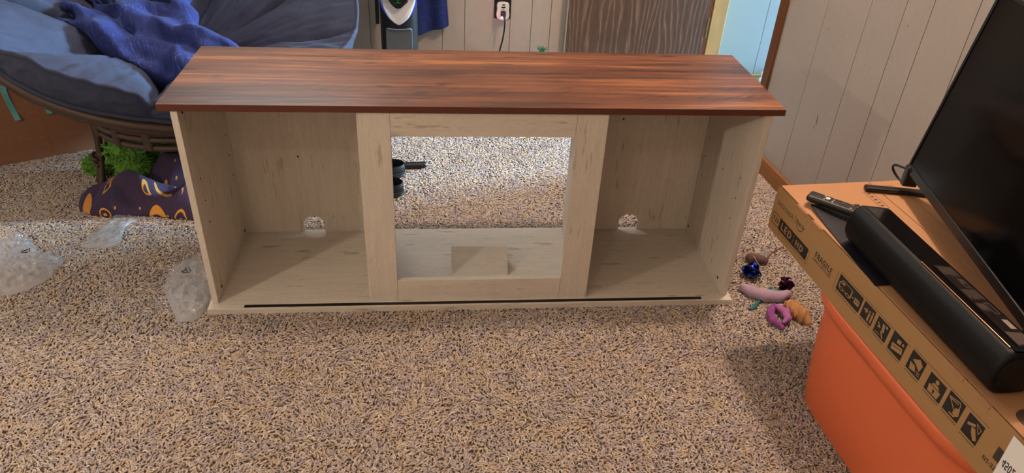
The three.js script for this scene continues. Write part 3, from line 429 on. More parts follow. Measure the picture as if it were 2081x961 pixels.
{
  const slip = (name, label, x, z, turn) => {
    const t = thing(name, label, 'shoe', [x, 0, z], turn, 'black slip-on shoes');
    const half = (s) => 0.044 * Math.pow(Math.max(0, 1 - Math.pow(Math.abs(s), 2.6)), 0.5) * (1 + 0.12 * (s < 0 ? -s : 0));
    add('sole', grid(60, 10, (u, v) => { const a = u * 2 * Math.PI, c = Math.cos(a), s = Math.sin(a), L = 0.125, w = 0.044; const q = Math.sin(Math.PI * v); const k = v < 0.5 ? 0.86 + 0.14 * Math.min(1, v * 4) : 0.98; const R = v === 0 || v === 1 ? 0.0 : k; return [L * R * Math.sign(c) * Math.pow(Math.abs(c), 0.8), v * 0.022, -w * R * Math.sign(s) * Math.pow(Math.abs(s), 0.8)]; }, true), mRub, t);
    // heel collar (towards +x) and the toe box, one shell round a dark foot opening
    add('upper', grid(80, 24, (u, v) => { const a = u * 2 * Math.PI, c = Math.cos(a), s = Math.sin(a); const toe = sstep(0.1, -0.5, c); const rim = mix(0.05, 0.07, toe); const vv = v; let R, y; if (vv < 0.7) { const q = vv / 0.7; R = 0.97 + 0.05 * Math.sin(Math.PI * q); y = 0.012 + q * (rim - 0.012); R = mix(R, R * (1 - 0.42 * q * toe), 1); } else { const q = (vv - 0.7) / 0.3; R = (1.0 - 0.42 * toe) * (1 - 0.1 * q); y = rim - 0.045 * q * q; } return [0.12 * R * Math.sign(c) * Math.pow(Math.abs(c), 0.85), y, -0.042 * R * Math.sign(s) * Math.pow(Math.abs(s), 0.85)]; }, true), mRub, t);
    add('insole', grid(40, 2, (u, v) => { const a = u * 2 * Math.PI; return [0.105 * (1 - v) * Math.cos(a), 0.0245, -0.036 * (1 - v) * Math.sin(a)]; }, true), std(0x0a0a0a, 0.95), t);
    return t;
  };
  const mRub = phys(0x0c0d10, 0.6, { side: THREE.DoubleSide });
  slip('slip_on_shoe', 'black slip-on shoe seen through the opening, the one nearer the black bar', -0.352, -0.40, 0.05);
  slip('slip_on_shoe', 'black slip-on shoe seen through the opening, the one nearer the stand', -0.352, -0.27, -0.05);
}
single('black_bar', (() => { const g = new RoundedBoxGeometry(0.22, 0.02, 0.028, 3, 0.009); g.rotateY(0.08); g.translate(-0.262, 0.012, -0.455); return g; })(), phys(0x14161a, 0.4), 'flat black bar with a rounded end lying on the carpet behind the shoes', 'bar');

// ------------------------------------------------------------------ wall socket and cord, feather toy, hall bundle
{
  const t = thing('wall_socket', 'black wall socket plate with a white charger plugged in and a thin cord', 'socket', [0.178, 0.32, -1.25]);
  const x0 = 0.1445, x1 = 0.2165, y0 = 0.33;
  addW('cover_plate', bx(x0, x1, y0, y0 + 0.118, -1.25, -1.2435, 0.002), std(0x0e0c0c, 0.4), t);
  const s = new THREE.Shape(); const cx = 0.181, cy = y0 + 0.036; s.moveTo(cx - 0.018, cy + 0.034); s.quadraticCurveTo(cx - 0.026, cy + 0.032, cx - 0.0235, cy + 0.016); s.quadraticCurveTo(cx - 0.0215, cy + 0.008, cx - 0.025, cy - 0.006); s.quadraticCurveTo(cx - 0.03, cy - 0.034, cx, cy - 0.036); s.quadraticCurveTo(cx + 0.03, cy - 0.034, cx + 0.025, cy - 0.006); s.quadraticCurveTo(cx + 0.0215, cy + 0.008, cx + 0.0235, cy + 0.016); s.quadraticCurveTo(cx + 0.026, cy + 0.032, cx + 0.018, cy + 0.034); s.quadraticCurveTo(cx, cy + 0.037, cx - 0.018, cy + 0.034);
  const ch = addW('charger', new THREE.ExtrudeGeometry(s, { depth: 0.016, bevelEnabled: true, bevelSize: 0.003, bevelThickness: 0.004, bevelSegments: 3, curveSegments: 12 }).translate(0, 0, -1.2425), std(0xd8d2ca, 0.4), t, 'white rounded charger');
  const zf = -1.222, W = (g) => g.translate(-t.position.x, -t.position.y, -t.position.z);
  add('port', W(bx(cx - 0.008, cx + 0.010, cy + 0.0165, cy + 0.022, zf - 0.001, zf + 0.0006, 0.0004)), mHole, ch); add('port', W(bx(cx - 0.004, cx + 0.008, cy + 0.0275, cy + 0.0325, zf - 0.001, zf + 0.0006, 0.0004)), mHole, ch);
  { const g = new THREE.CylinderGeometry(0.002, 0.002, 0.0016, 12); g.rotateX(Math.PI / 2); add('screw', W(g.translate(cx + 0.001, cy + 0.010, zf)), mHole, ch); }
  const pl = addW('plug', bx(cx - 0.010, cx + 0.011, cy - 0.022, cy + 0.005, zf, zf + 0.022, 0.003), mBlack, t, 'black plug');
  { const g = new THREE.SphereGeometry(0.0042, 14, 10); g.scale(1.3, 1, 0.7); add('status_light', W(g.translate(cx - 0.006, cy - 0.0185, zf + 0.0225)), new THREE.MeshStandardMaterial({ color: 0xff90b0, emissive: new THREE.Color(1, 0.45, 0.62), emissiveIntensity: 3 }), pl, 'pink glowing light'); }
  { const l = new THREE.PointLight(new THREE.Color(1, 0.4, 0.6), 0.004, 0, 2); l.position.set(cx - 0.006 - t.position.x, cy - 0.022 - t.position.y, zf + 0.032 - t.position.z); l.castShadow = true; t.add(l); }
  addW('cord', tube([[cx + 0.004, cy - 0.012, zf + 0.02], [cx + 0.007, cy - 0.03, zf + 0.026], [cx + 0.007, cy - 0.06, zf + 0.028], [cx + 0.001, cy - 0.11, zf + 0.03], [cx - 0.013, cy - 0.17, zf + 0.034], [cx - 0.03, cy - 0.24, zf + 0.03], [cx - 0.02, cy - 0.345, zf + 0.02], [cx + 0.06, cy - 0.362, zf + 0.05], [cx + 0.2, cy - 0.362, zf + 0.1]], 0.0034, 60, 8), std(0x0c0b0c, 0.5), t, 'thin black cord');
}
{
  const t = thing('feather_toy', 'small green feather tuft peeking up behind the back edge of the stand', 'cat toy', [0.36, 0, -1.17]), R = rng(51), list = [];
  add('stick', rod([0, 0, 0.03], [0, 0.198, -0.03], 0.0025), std(0x2d5a40, 0.6), t);
  for (let i = 0; i < 26; i++) { const a = R() * 6.28, e = 0.3 + R() * 1.1, L = 0.022 + R() * 0.018; const d = V(Math.cos(a) * Math.cos(e), Math.sin(e), Math.sin(a) * Math.cos(e)); const g = new THREE.ConeGeometry(0.004, L, 4, 1); g.translate(0, L / 2, 0); g.scale(1, 1, 0.35); g.applyQuaternion(new THREE.Quaternion().setFromUnitVectors(V(0, 1, 0), d)); list.push(g.translate(0, 0.198, -0.03)); }
  add('feathers', merge(list), std(0x2f7d58, 0.8), t, 'tuft of green feathers');
}
single('white_bundle', iso([1.53, 0.03, -1.37], 0.075, 40, (x, y, z) => smin(capsule(x, y, z, [1.50, 0.02, -1.35, 0.018], [1.53, 0.02, -1.34, 0.016]), capsule(x, y, z, [1.525, 0.035, -1.385, 0.022], [1.57, 0.03, -1.385, 0.024]), 0.008) + (fbm(x * 40, z * 40 + y * 30, 911, 2) - 0.5) * 0.01), std(0xd6d8da, 0.7), 'small white crumpled bundle on the hall floor beyond the doorway', 'bundle');

// ------------------------------------------------------------------ clear plastic bags
const mBag = phys(0xffffff, 0.06, { transmission: 0.97, thickness: 0, ior: 1.45, side: THREE.DoubleSide, specularIntensity: 1 });
const mBagDull = phys(0xe9e9ee, 0.35, { transmission: 0.72, thickness: 0, ior: 1.45, side: THREE.DoubleSide });
const mInk = std(0x17171c, 0.6);
function bag(name, label, outline, H, seed, inner) {
  const c = outline.reduce((a, p) => [a[0] + p[0] / outline.length, a[1] + p[1] / outline.length], [0, 0]);
  const curve = new THREE.CatmullRomCurve3(outline.map((p) => V(p[0], 0, p[1])), true, 'catmullrom', 0.3), R = rng(seed);
  const folds = Array.from({ length: 14 }, () => { const a = R() * 6.28; return [Math.cos(a), Math.sin(a), 14 + R() * 50, R(), 0.4 + R() * 0.6]; });
  const cr = (x, z, k) => { let s = 0, w = 0; const n = fbm(x * 14, z * 14, seed + k, 3); for (const [dx, dz, f, o, a] of folds) { s += a / f * 12 * tri((x * dx + z * dz) * f + o + k * 0.37 + n * 1.2); w += a / f * 12; } return s / w; };
  const layer = (k, hs, base) => grid(150, 46, (u, v) => { const q = curve.getPointAt(u % 1), r = Math.sqrt(v), x = mix(c[0], q.x, r), z = mix(c[1], q.z, r); const e = Math.pow(1 - Math.pow(r, 3), 0.7); return [x, base + e * hs * (0.1 + 1.9 * Math.pow(cr(x, z, k), 1.9)) + 0.010 * (cr(x * 1.7, z * 1.7, k + 2) - 0.3) * sstep(1, 0.8, r) + 0.002, z]; }, true);
  const t = thing(name, label, 'plastic bag', [c[0], 0, c[1]], 0, 'clear plastic packing bags on the carpet');
  addW('upper_film', layer(0, H, 0.004), mBag, t); addW('lower_film', layer(1, H * 0.4, 0.001), mBagDull, t);
  if (inner) { const [x, z, s, a] = inner, y = H * 0.92 + 0.012, P = (k, rr) => [x + s * rr * Math.sin(k * 2.0944 + a), y + 0.002 * Math.cos(k), z - s * rr * Math.cos(k * 2.0944 + a)]; addW('printed_mark', merge([0, 1, 2].map((k) => rod(P(k, 1), P(k + 0.8, 1), 0.0013, 6)).concat([rod([x - s * 0.15, y, z], [x + s * 0.2, y, z + s * 0.25], 0.001, 6)])), mInk, t, 'dark printed triangle mark'); }
  return t;
}
bag('plastic_bag', 'crumpled clear plastic bag at the left edge, lying outside the chair\'s shadow', [[-1.44, 0.06], [-1.405, -0.01], [-1.338, 0.016], [-1.285, 0.085], [-1.205, 0.118], [-1.205, 0.205], [-1.24, 0.262], [-1.29, 0.285], [-1.37, 0.275], [-1.44, 0.2]], 0.06, 61, [-1.268, 0.165, 0.012, 0.4]);
bag('plastic_bag', 'thin flat clear plastic bag lying against the purple moon blanket', [[-1.185, 0.05], [-1.168, -0.01], [-1.165, -0.07], [-1.145, -0.105], [-1.10, -0.12], [-1.066, -0.105], [-1.09, -0.06], [-1.08, 0.034], [-1.118, 0.062]], 0.026, 71);
bag('plastic_bag', 'crumpled clear plastic bag touching the front left corner of the stand', [[-0.877, 0.169], [-0.829, 0.118], [-0.785, 0.13], [-0.752, 0.2], [-0.745, 0.3], [-0.742, 0.36], [-0.755, 0.405], [-0.80, 0.412], [-0.835, 0.354], [-0.878, 0.269]], 0.06, 81, [-0.805, 0.27, 0.013, 0.2]);

// ------------------------------------------------------------------ cat toys on the carpet right of the stand
const R6 = rng(61);
{
  const t = thing('toy_mouse', 'grey-brown fuzzy mouse toy with a white tag and a thin string', 'cat toy', [0.885, 0, 0.175]);
  addW('body', iso([0.888, 0.02, 0.175], 0.05, 44, (x, y, z) => capsule(x, y, z, [0.868, 0.016, 0.172, 0.017], [0.905, 0.014, 0.182, 0.014]) + (fbm(x * 160, z * 160 + y * 90, 921, 2) - 0.5) * 0.006), std(0x6a5350, 1), t);
  { const g = bx(-0.010, 0.010, 0, 0.014, -0.0006, 0.0006, 0); g.rotateX(-0.5); g.rotateY(0.25); g.translate(0.893, 0.026, 0.158); addW('tag', g, std(0xe0d8cc, 0.7), t, 'white cloth tag'); }
  addW('string', tube([[0.825, 0.006, 0.165], [0.85, 0.008, 0.145], [0.868, 0.012, 0.146], [0.872, 0.03, 0.165], [0.872, 0.026, 0.19], [0.885, 0.008, 0.218]], 0.0013, 40, 6), std(0xb58a84, 0.8), t); addW('tail', tube([[0.915, 0.012, 0.178], [0.945, 0.006, 0.14], [0.975, 0.006, 0.115], [1.01, 0.006, 0.095]], 0.002, 24, 6), std(0x8a5a52, 0.9), t);
}
function foil(label, x, z, r, c1, c2, seed) {
  const t = thing('foil_ball', label, 'cat toy', [x, 0, z], 0), R = rng(seed), m1 = phys(c1, 0.22, { metalness: 0.85, side: THREE.DoubleSide }), m2 = phys(c2, 0.22, { metalness: 0.9, side: THREE.DoubleSide });
  const g = new THREE.IcosahedronGeometry(r * 0.66, 2); { const p = g.attributes.position; for (let i = 0; i < p.count; i++) { const k = 0.75 + 0.5 * hash(Math.round(p.getX(i) * 3e3), Math.round(p.getY(i) * 3e3) + Math.round(p.getZ(i) * 7e3), seed); p.setXYZ(i, p.getX(i) * k, p.getY(i) * k, p.getZ(i) * k); } g.computeVertexNormals(); } g.translate(0, r * 0.72, 0); add('core', g, m1, t);
  const l1 = [], l2 = []; for (let i = 0; i < 26; i++) { const a = R() * 6.28, e = R() * 1.5 - 0.2, d = V(Math.cos(a) * Math.cos(e), Math.sin(e), Math.sin(a) * Math.cos(e)), b = V(R() - 0.5, R() - 0.5, R() - 0.5).cross(d).normalize(), w = r * 0.16, L = r * (0.75 + R() * 0.5), tw = R() * 3; const s = grid(3, 8, (u, v) => { const q = b.clone().applyAxisAngle(d, tw + v * 1.2).multiplyScalar((u - 0.5) * 2 * w); const c = d.clone().multiplyScalar(L * Math.sin(v * Math.PI) * 0.55 + r * 0.4).addScaledVector(b, (v - 0.5) * r * 0.9); return [c.x + q.x, Math.max(0.002, c.y + q.y + r * 0.72), c.z + q.z]; }); (R() < 0.6 ? l1 : l2).push(s); }
  add('foil_strips', merge(l1), m1, t); add('foil_strips', merge(l2), m2, t); return t;
}
foil('blue and black shiny foil ball near the right side of the stand', 0.838, 0.25, 0.03, 0x101a52, 0x2a4cc0, 71);
foil('dark maroon shiny foil ball beside the orange tub', 0.918, 0.322, 0.027, 0x2c0c20, 0x6a1f48, 73);
single('tissue_scrap', grid(24, 24, (u, v) => { const x = 0.872 + u * 0.05, z = 0.315 + v * 0.045; return [x, 0.004 + 0.012 * fbm(u * 5, v * 5, 931, 3) * Math.sin(Math.PI * u) ** 0.5 * Math.sin(Math.PI * v) ** 0.5, z]; }), std(0x6f8a78, 0.9, { side: THREE.DoubleSide }), 'pale green tissue scrap under the maroon foil ball', 'scrap');
{
  const ch = [[0.787, 0.016, 0.322, 0.012], [0.806, 0.018, 0.346, 0.0165], [0.84, 0.018, 0.366, 0.018], [0.877, 0.018, 0.372, 0.0165], [0.908, 0.017, 0.358, 0.012]];
  const t = thing('plush_banana', 'pale lilac curved plush toy lying across a teal stick', 'cat toy', [0.845, 0, 0.35]);
  addW('body', iso([0.846, 0.03, 0.348], 0.085, 64, (x, y, z) => { let d = 9; for (let i = 0; i + 1 < ch.length; i++) d = smin(d, capsule(x, y, z, ch[i], ch[i + 1]), 0.004); return d + (fbm(x * 130, z * 130 + y * 60, 941, 2) - 0.5) * 0.003; }), phys(0xa98fa6, 0.95), t);
}
single('teal_stick', merge([rod([0.778, 0.005, 0.414], [0.802, 0.005, 0.392], 0.0055, 10), rod([0.801, 0.005, 0.393], [0.88, 0.005, 0.311], 0.0042, 10)]), std(0x1f6f72, 0.6), 'short teal stick under the lilac plush toy', 'stick');
{
  const t = thing('felt_toy', 'magenta and mauve felt leaf toy with grey ends, nearest the viewer', 'cat toy', [0.848, 0, 0.45]), mP = phys(0x8a4688, 0.95), mM = phys(0xa862a0, 0.95);
  const cres = (o, w, h, k) => iso([0.845, 0.02, 0.452], 0.075, 56, (x, y, z) => { let d = 9; const pts = o; for (let i = 0; i + 1 < pts.length; i++) d = smin(d, capsule(x, y, z, pts[i], pts[i + 1]), 0.004); return d + (fbm(x * 120, z * 120, 951 + k, 2) - 0.5) * 0.003; });
  addW('leaf', cres([[0.84, 0.016, 0.415, 0.009], [0.822, 0.018, 0.445, 0.011], [0.818, 0.016, 0.475, 0.010], [0.836, 0.012, 0.502, 0.006]], 0, 0, 1), mP, t);
  addW('leaf', cres([[0.852, 0.018, 0.418, 0.008], [0.866, 0.02, 0.445, 0.012], [0.862, 0.018, 0.47, 0.010], [0.846, 0.014, 0.482, 0.005]], 0, 0, 2), mM, t);
  addW('end_pad', iso([0.855, 0.015, 0.408], 0.04, 32, (x, y, z) => smin(capsule(x, y, z, [0.838, 0.01, 0.407, 0.008], [0.85, 0.01, 0.41, 0.008]), capsule(x, y, z, [0.86, 0.01, 0.409, 0.008], [0.872, 0.01, 0.405, 0.0075]), 0.003)), std(0xa79aa0, 0.9), t, 'grey padded ends');
}
single('orange_plush', iso([0.905, 0.03, 0.435], 0.08, 56, (x, y, z) => { let d = smin(capsule(x, y, z, [0.893, 0.02, 0.42, 0.02], [0.905, 0.02, 0.45, 0.021]), capsule(x, y, z, [0.91, 0.016, 0.46, 0.016], [0.92, 0.01, 0.48, 0.009]), 0.01); return d + (fbm(x * 140, z * 140 + y * 100, 961, 2) - 0.5) * 0.016; }), phys(0xb88658, 1), 'fuzzy orange-tan plush toy leaning against the orange tub', 'cat toy');

// ------------------------------------------------------------------ orange tub, TV box and what lies on it
const TURN = Math.atan(0.078);
{
  // local x away from the viewer's left, local z along the long side; corner of the rim at the origin
  const t = thing('storage_tub', 'orange plastic storage tub under the television box', 'tub', [0.97, 0, 0.965], TURN);
  const mO = phys(0xd96b42, 0.45, { side: THREE.DoubleSide });
  const ring = (hx, hz, n, a) => { const c = Math.cos(a), s = Math.sin(a); return [Math.sign(c) * hx * Math.pow(Math.abs(c), 2 / n), Math.sign(s) * hz * Math.pow(Math.abs(s), 2 / n)]; };
  const rows = [[0.002, 0.001, 0.001, 6], [0.002, 0.17, 0.24, 6], [0.012, 0.182, 0.252, 7], [0.1, 0.190, 0.261, 7], [0.2, 0.197, 0.268, 7], [0.28, 0.203, 0.274, 6], [0.297, 0.206, 0.277, 6], [0.302, 0.219, 0.290, 5], [0.32, 0.226, 0.297, 5], [0.336, 0.229, 0.300, 5], [0.3405, 0.224, 0.295, 5], [0.3405, 0.206, 0.277, 5], [0.3, 0.199, 0.270, 6], [0.05, 0.18, 0.25, 7], [0.012, 0.17, 0.24, 7], [0.010, 0.001, 0.001, 6]];
  add('tub_shell', grid(160, rows.length - 1, (u, v) => { const [y, hx, hz, n] = rows[Math.round(v * (rows.length - 1))], q = ring(hx, hz, n, u * 2 * Math.PI); return [q[0], y, -q[1]]; }, true), mO, t);
}
const BOX = [0.714, 0.3415, 0.493], BL = 0.86, BW = 0.475, BT = 0.1185;
{
  const t = thing('tv_box', 'long flat brown television carton with printed symbols resting on the orange tub', 'box', BOX, TURN);
  const ink = '#1c1714';
  const print = canvasTex(2048, 290, (c, w, h) => {
    const S = w / BL; const X = (m) => m * S, Yy = (m) => h - m / BT * h, Hh = (m) => m / BT * h;
    c.fillStyle = '#a07a4e'; c.fillRect(0, 0, w, h); const R = rng(91);
    for (let i = 0; i < 700; i++) { c.fillStyle = `rgba(${R() < 0.5 ? '90,60,30' : '220,180,130'},0.05)`; c.fillRect(R() * w, R() * h, 60 + R() * 200, 1 + R() * 2); }
    c.fillStyle = ink; c.strokeStyle = ink; c.textBaseline = 'alphabetic'; c.textAlign = 'left';
    const text = (s, x0, x1, y0, y1, font = 'bold') => { const px = Hh(y1 - y0) / 0.73; c.save(); c.font = `${font} ${px}px sans-serif`; const tw = c.measureText(s).width || 1; c.translate(X(x0), Yy(y0)); c.scale((X(x1) - X(x0)) / tw, 1); c.fillText(s, 0, 0); c.restore(); };
    text('INSIGNIA', 0.014, 0.091, 0.0755, 0.086, ''); c.fillRect(X(0.1), Yy(0.094), 3, Hh(0.022)); text('fire tv', 0.106, 0.144, 0.0765, 0.0875);
    c.lineWidth = 4; c.beginPath(); c.arc(X(0.125), Yy(0.082), X(0.0155), 0.5, 2.64); c.stroke();
    c.lineWidth = 4; c.strokeRect(X(0.010), Yy(0.051), X(0.036), Hh(0.028)); text('F20', 0.0145, 0.041, 0.031, 0.044);
    c.fillRect(X(0.0465), Yy(0.052), X(0.135), Hh(0.031)); c.lineWidth = 2; c.strokeRect(X(0.0505), Yy(0.049), X(0.137), Hh(0.034));
    c.fillStyle = '#a07a4e'; text('LED', 0.053, 0.107, 0.027, 0.046); text('HD', 0.125, 0.163, 0.028, 0.044); c.fillRect(X(0.115), Yy(0.049), 3, Hh(0.025)); text('720p', 0.129, 0.158, 0.0225, 0.0255, ''); c.fillStyle = ink;
    text('FRAGILE', 0.207, 0.279, 0.051, 0.0655); text('HANDLE WITH CARE', 0.205, 0.279, 0.042, 0.0478);
    c.fillRect(X(0.297), Yy(0.075), 2, Hh(0.046));
    c.fillRect(X(0.305), Yy(0.079), X(0.238), 2); c.fillRect(X(0.55), Yy(0.0845), X(0.195), 2);
    const tan = '#a07a4e', pic = (x0, x1, y0, y1, draw) => { c.fillStyle = ink; c.fillRect(X(x0), Yy(y1), X(x1 - x0), Hh(y1 - y0)); c.save(); c.translate(X(x0), Yy(y1)); c.scale(X(x1 - x0) / 100, Hh(y1 - y0) / 100); c.strokeStyle = c.fillStyle = tan; c.lineWidth = 5; c.lineJoin = 'round'; draw(); c.restore(); c.fillStyle = ink; for (let i = 0; i < 9; i++) c.fillRect(X(x0 + 0.0005 + i * (x1 - x0) / 9.2), Yy(y0 - 0.004), X((x1 - x0) / 14), 4); };
    const poly = (p, fill) => { c.beginPath(); p.forEach((q, i) => i ? c.lineTo(q[0], q[1]) : c.moveTo(q[0], q[1])); c.closePath(); fill ? c.fill() : c.stroke(); };
    const circ = (x, y, r, fill) => { c.beginPath(); c.arc(x, y, r, 0, 6.29); fill ? c.fill() : c.stroke(); };
    pic(0.306, 0.392, 0.037, 0.0745, () => { c.lineWidth = 4; poly([[8, 70], [8, 45], [18, 20], [55, 20], [58, 24], [58, 70]]); c.fillStyle = ink; circ(19, 72, 9, true); circ(19, 72, 8); circ(47, 72, 9, true); circ(47, 72, 8); c.fillStyle = tan; poly([[13, 42], [20, 27], [28, 27], [28, 42]], true); c.fillRect(62, 52, 8, 3); c.fillRect(64.5, 48, 3, 11); poly([[73, 38], [93, 38], [93, 72], [73, 72]], true); c.fillStyle = ink; for (const x of [78, 86]) { c.fillRect(x, 48, 2, 16); poly([[x - 3, 50], [x + 1, 43], [x + 5, 50]], true); } });
    pic(0.398, 0.436, 0.038, 0.0745, () => { c.lineWidth = 9; c.beginPath(); c.moveTo(12, 42); c.lineTo(40, 42); c.moveTo(28, 28); c.lineTo(42, 42); c.lineTo(28, 56); c.stroke(); circ(60, 30, 7, true); poly([[54, 40], [68, 40], [68, 90], [54, 90]], true); circ(84, 22, 7, true); poly([[78, 32], [92, 32], [90, 88], [79, 88]], true); });
    pic(0.445, 0.484, 0.037, 0.0745, () => { poly([[45, 15], [62, 15], [72, 60], [52, 60]], true); poly([[56, 60], [80, 92], [70, 94], [46, 64]], true); circ(78, 18, 8, true); c.lineWidth = 8; c.beginPath(); c.moveTo(12, 30); c.lineTo(36, 50); c.moveTo(16, 54); c.lineTo(36, 50); c.stroke(); c.fillRect(10, 86, 40, 5); });
    pic(0.494, 0.534, 0.036, 0.0785, () => { poly([[15, 55], [85, 42], [95, 70], [20, 88]], true); c.fillStyle = ink; c.lineWidth = 3; c.strokeStyle = ink; c.beginPath(); c.moveTo(25, 66); c.lineTo(84, 54); c.stroke(); c.fillStyle = tan; poly([[38, 20], [64, 16], [66, 36], [40, 40]], true); circ(80, 25, 7, true); });
    pic(0.550, 0.589, 0.039, 0.0805, () => { poly([[20, 40], [60, 12], [88, 30], [80, 66], [56, 52]], true); poly([[14, 56], [48, 58], [62, 84], [22, 92]], true); c.fillRect(66, 72, 24, 6); c.fillRect(70, 84, 22, 5); });
    pic(0.604, 0.646, 0.038, 0.0765, () => { circ(50, 20, 11, true); poly([[26, 50], [36, 34], [64, 34], [76, 50]], true); poly([[14, 54], [86, 54], [80, 94], [20, 94]], true); c.fillStyle = ink; poly([[42, 76], [50, 62], [58, 76]], true); c.fillRect(47, 74, 6, 14); });
    pic(0.654, 0.692, 0.039, 0.0805, () => { c.lineWidth = 5; poly([[10, 24], [70, 12], [78, 22], [78, 70], [66, 70]]); poly([[60, 48], [84, 36], [92, 70], [72, 88], [56, 76]], true); c.fillRect(40, 84, 34, 8); c.beginPath(); c.moveTo(12, 30); c.lineTo(66, 24); c.stroke(); });
    pic(0.703, 0.739, 0.036, 0.0785, () => { poly([[12, 40], [54, 22], [58, 34], [16, 52]], true); poly([[40, 44], [62, 40], [92, 80], [76, 92], [50, 66]], true); c.lineWidth = 4; poly([[58, 14], [90, 24], [84, 48]]); });
    c.fillStyle = '#3a2f26'; c.fillRect(X(0.772), Yy(0.074), X(0.014), Hh(0.026)); c.fillStyle = ink; text('NS-32F201NA', 0.757, 0.825, 0.030, 0.0385);
  });
  const mSide = std(0xffffff, 0.7, { map: print });
  const sh = new THREE.Shape([[0, 0], [BL, 0], [BL, BT], [0, BT]].map((p) => new THREE.Vector2(...p)));
  const lf = grid(60, 4, (u, v) => [-0.0006 * Math.sin(Math.PI * v) - 0.004 * Math.sin(Math.PI * u) * (1 - v), v * BT, u * BL, u, v]);
  { const i = lf.index.array; for (let k = 0; k < i.length; k += 3) { const s = i[k]; i[k] = i[k + 1]; i[k + 1] = s; } lf.computeVertexNormals(); }
  const core = bx(0.0, BW, 0, BT - 0.005, 0.0, BL, 0.002, 'z');
  add('carton_body', core, mCard, t); lf.translate(-0.0012, 0, 0); add('printed_side', lf, mSide, t, 'side panel printed with handling symbols');
  // top flaps: two leaves meeting along the middle, printed lines
  const flapPrint = canvasTex(2048, 1024, (c, w, h) => {   // u along the length, v across from the left edge
    c.fillStyle = '#ac7c54'; c.fillRect(0, 0, w, h); const R = rng(95); for (let i = 0; i < 900; i++) { c.fillStyle = `rgba(${R() < 0.5 ? '100,62,30' : '230,180,130'},0.05)`; c.fillRect(R() * w, R() * h, 50 + R() * 160, 2); }
    const X = (m) => m / BL * w, Y = (m) => h - m / BW * h; c.fillStyle = c.strokeStyle = '#4a3322';
    c.lineWidth = 3; c.strokeRect(X(0.05), Y(0.213), X(0.078), 42); for (let i = 0; i < 5; i++) c.fillRect(X(0.056 + i * 0.014), Y(0.207), 14, 18);
    c.font = 'bold 22px sans-serif'; c.fillText('HANDLE WITH CARE', X(0.13), Y(0.042)); for (let k = 0; k < 60; k++) c.fillRect(X(0.132 + k * 0.0034), Y(0.036), 5, 8); c.font = 'bold 46px sans-serif'; c.fillText('FRAGILE', X(0.245), Y(0.028));
    c.font = 'bold 190px sans-serif'; c.fillText('O', X(0.735), Y(0.022)); c.lineWidth = 2; c.beginPath(); c.moveTo(X(0.07), Y(0.30)); c.lineTo(X(0.6), Y(0.27)); c.stroke();
  });
  const mFlap = std(0xffffff, 0.72, { map: flapPrint });
  const flap = (x0, x1, z0, z1, lift) => { const g = bx(x0, x1, BT - 0.0048, BT - 0.0008, z0, z1, 0.0012, 'z'); const p = g.attributes.position, uv = g.attributes.uv; for (let i = 0; i < p.count; i++) { uv.setXY(i, p.getZ(i) / BL, p.getX(i) / BW); p.setY(i, p.getY(i) + lift * (1 + Math.sin(p.getZ(i) * 9)) * 0.5); } return g; };
  add('flap', flap(0.004, BW * 0.5 - 0.001, 0.001, BL - 0.001, 0.0), mFlap, t); add('flap', flap(BW * 0.5 + 0.001, BW - 0.002, 0.001, BL - 0.001, 0), mFlap, t);
  for (const [a, b] of [[0.088, 0.135], [0.16, 0.2], [0.635, 0.665], [0.70, 0.728]]) add('tuck_tab', bx(-0.0026, 0.0045, BT - 0.010, BT - 0.0012, a, b, 0.001, 'z'), mCard, t);
  const stick = canvasTex(512, 512, (c, w, h) => { c.fillStyle = '#e9e6e2'; c.fillRect(0, 0, w, h); c.fillStyle = '#2a2a2c'; c.save(); c.translate(330, 480); c.rotate(-Math.PI / 2); c.font = 'bold 84px sans-serif'; c.fillText('4502-4083', 0, 0); c.restore(); c.fillStyle = '#8a8a8c'; for (let i = 0; i < 14; i++) c.fillRect(60, 120 + i * 18, 70 + (i * 37) % 60, 5); for (let i = 0; i < 10; i++) c.fillRect(190, 60 + i * 14, 50, 5); c.strokeStyle = '#555'; c.lineWidth = 5; c.strokeRect(380, 60, 70, 90); for (let i = 0; i < 4; i++) c.fillRect(400, 80 + i * 16, 34, 4); });
  { const g = grid(4, 10, (u, v) => { const s = v * 0.13, y = BT - 0.006 - s; return [y > 0.004 ? -0.0036 : -0.0036, Math.max(y, 0.0), 0.784 + u * 0.07 + (1 - v) * 0.0 + s * 0.03, 1 - v, u]; }); const i = g.index.array; for (let k = 0; k < i.length; k += 3) { const s = i[k]; i[k] = i[k + 1]; i[k + 1] = s; } g.computeVertexNormals(); const ST = std(0xffffff, 0.4, { map: stick, side: THREE.DoubleSide }); add('shipping_label', g, ST, t, 'white sticker with a printed number'); }
}
const YB = BOX[1] + BT - 0.0008;      // top of the carton
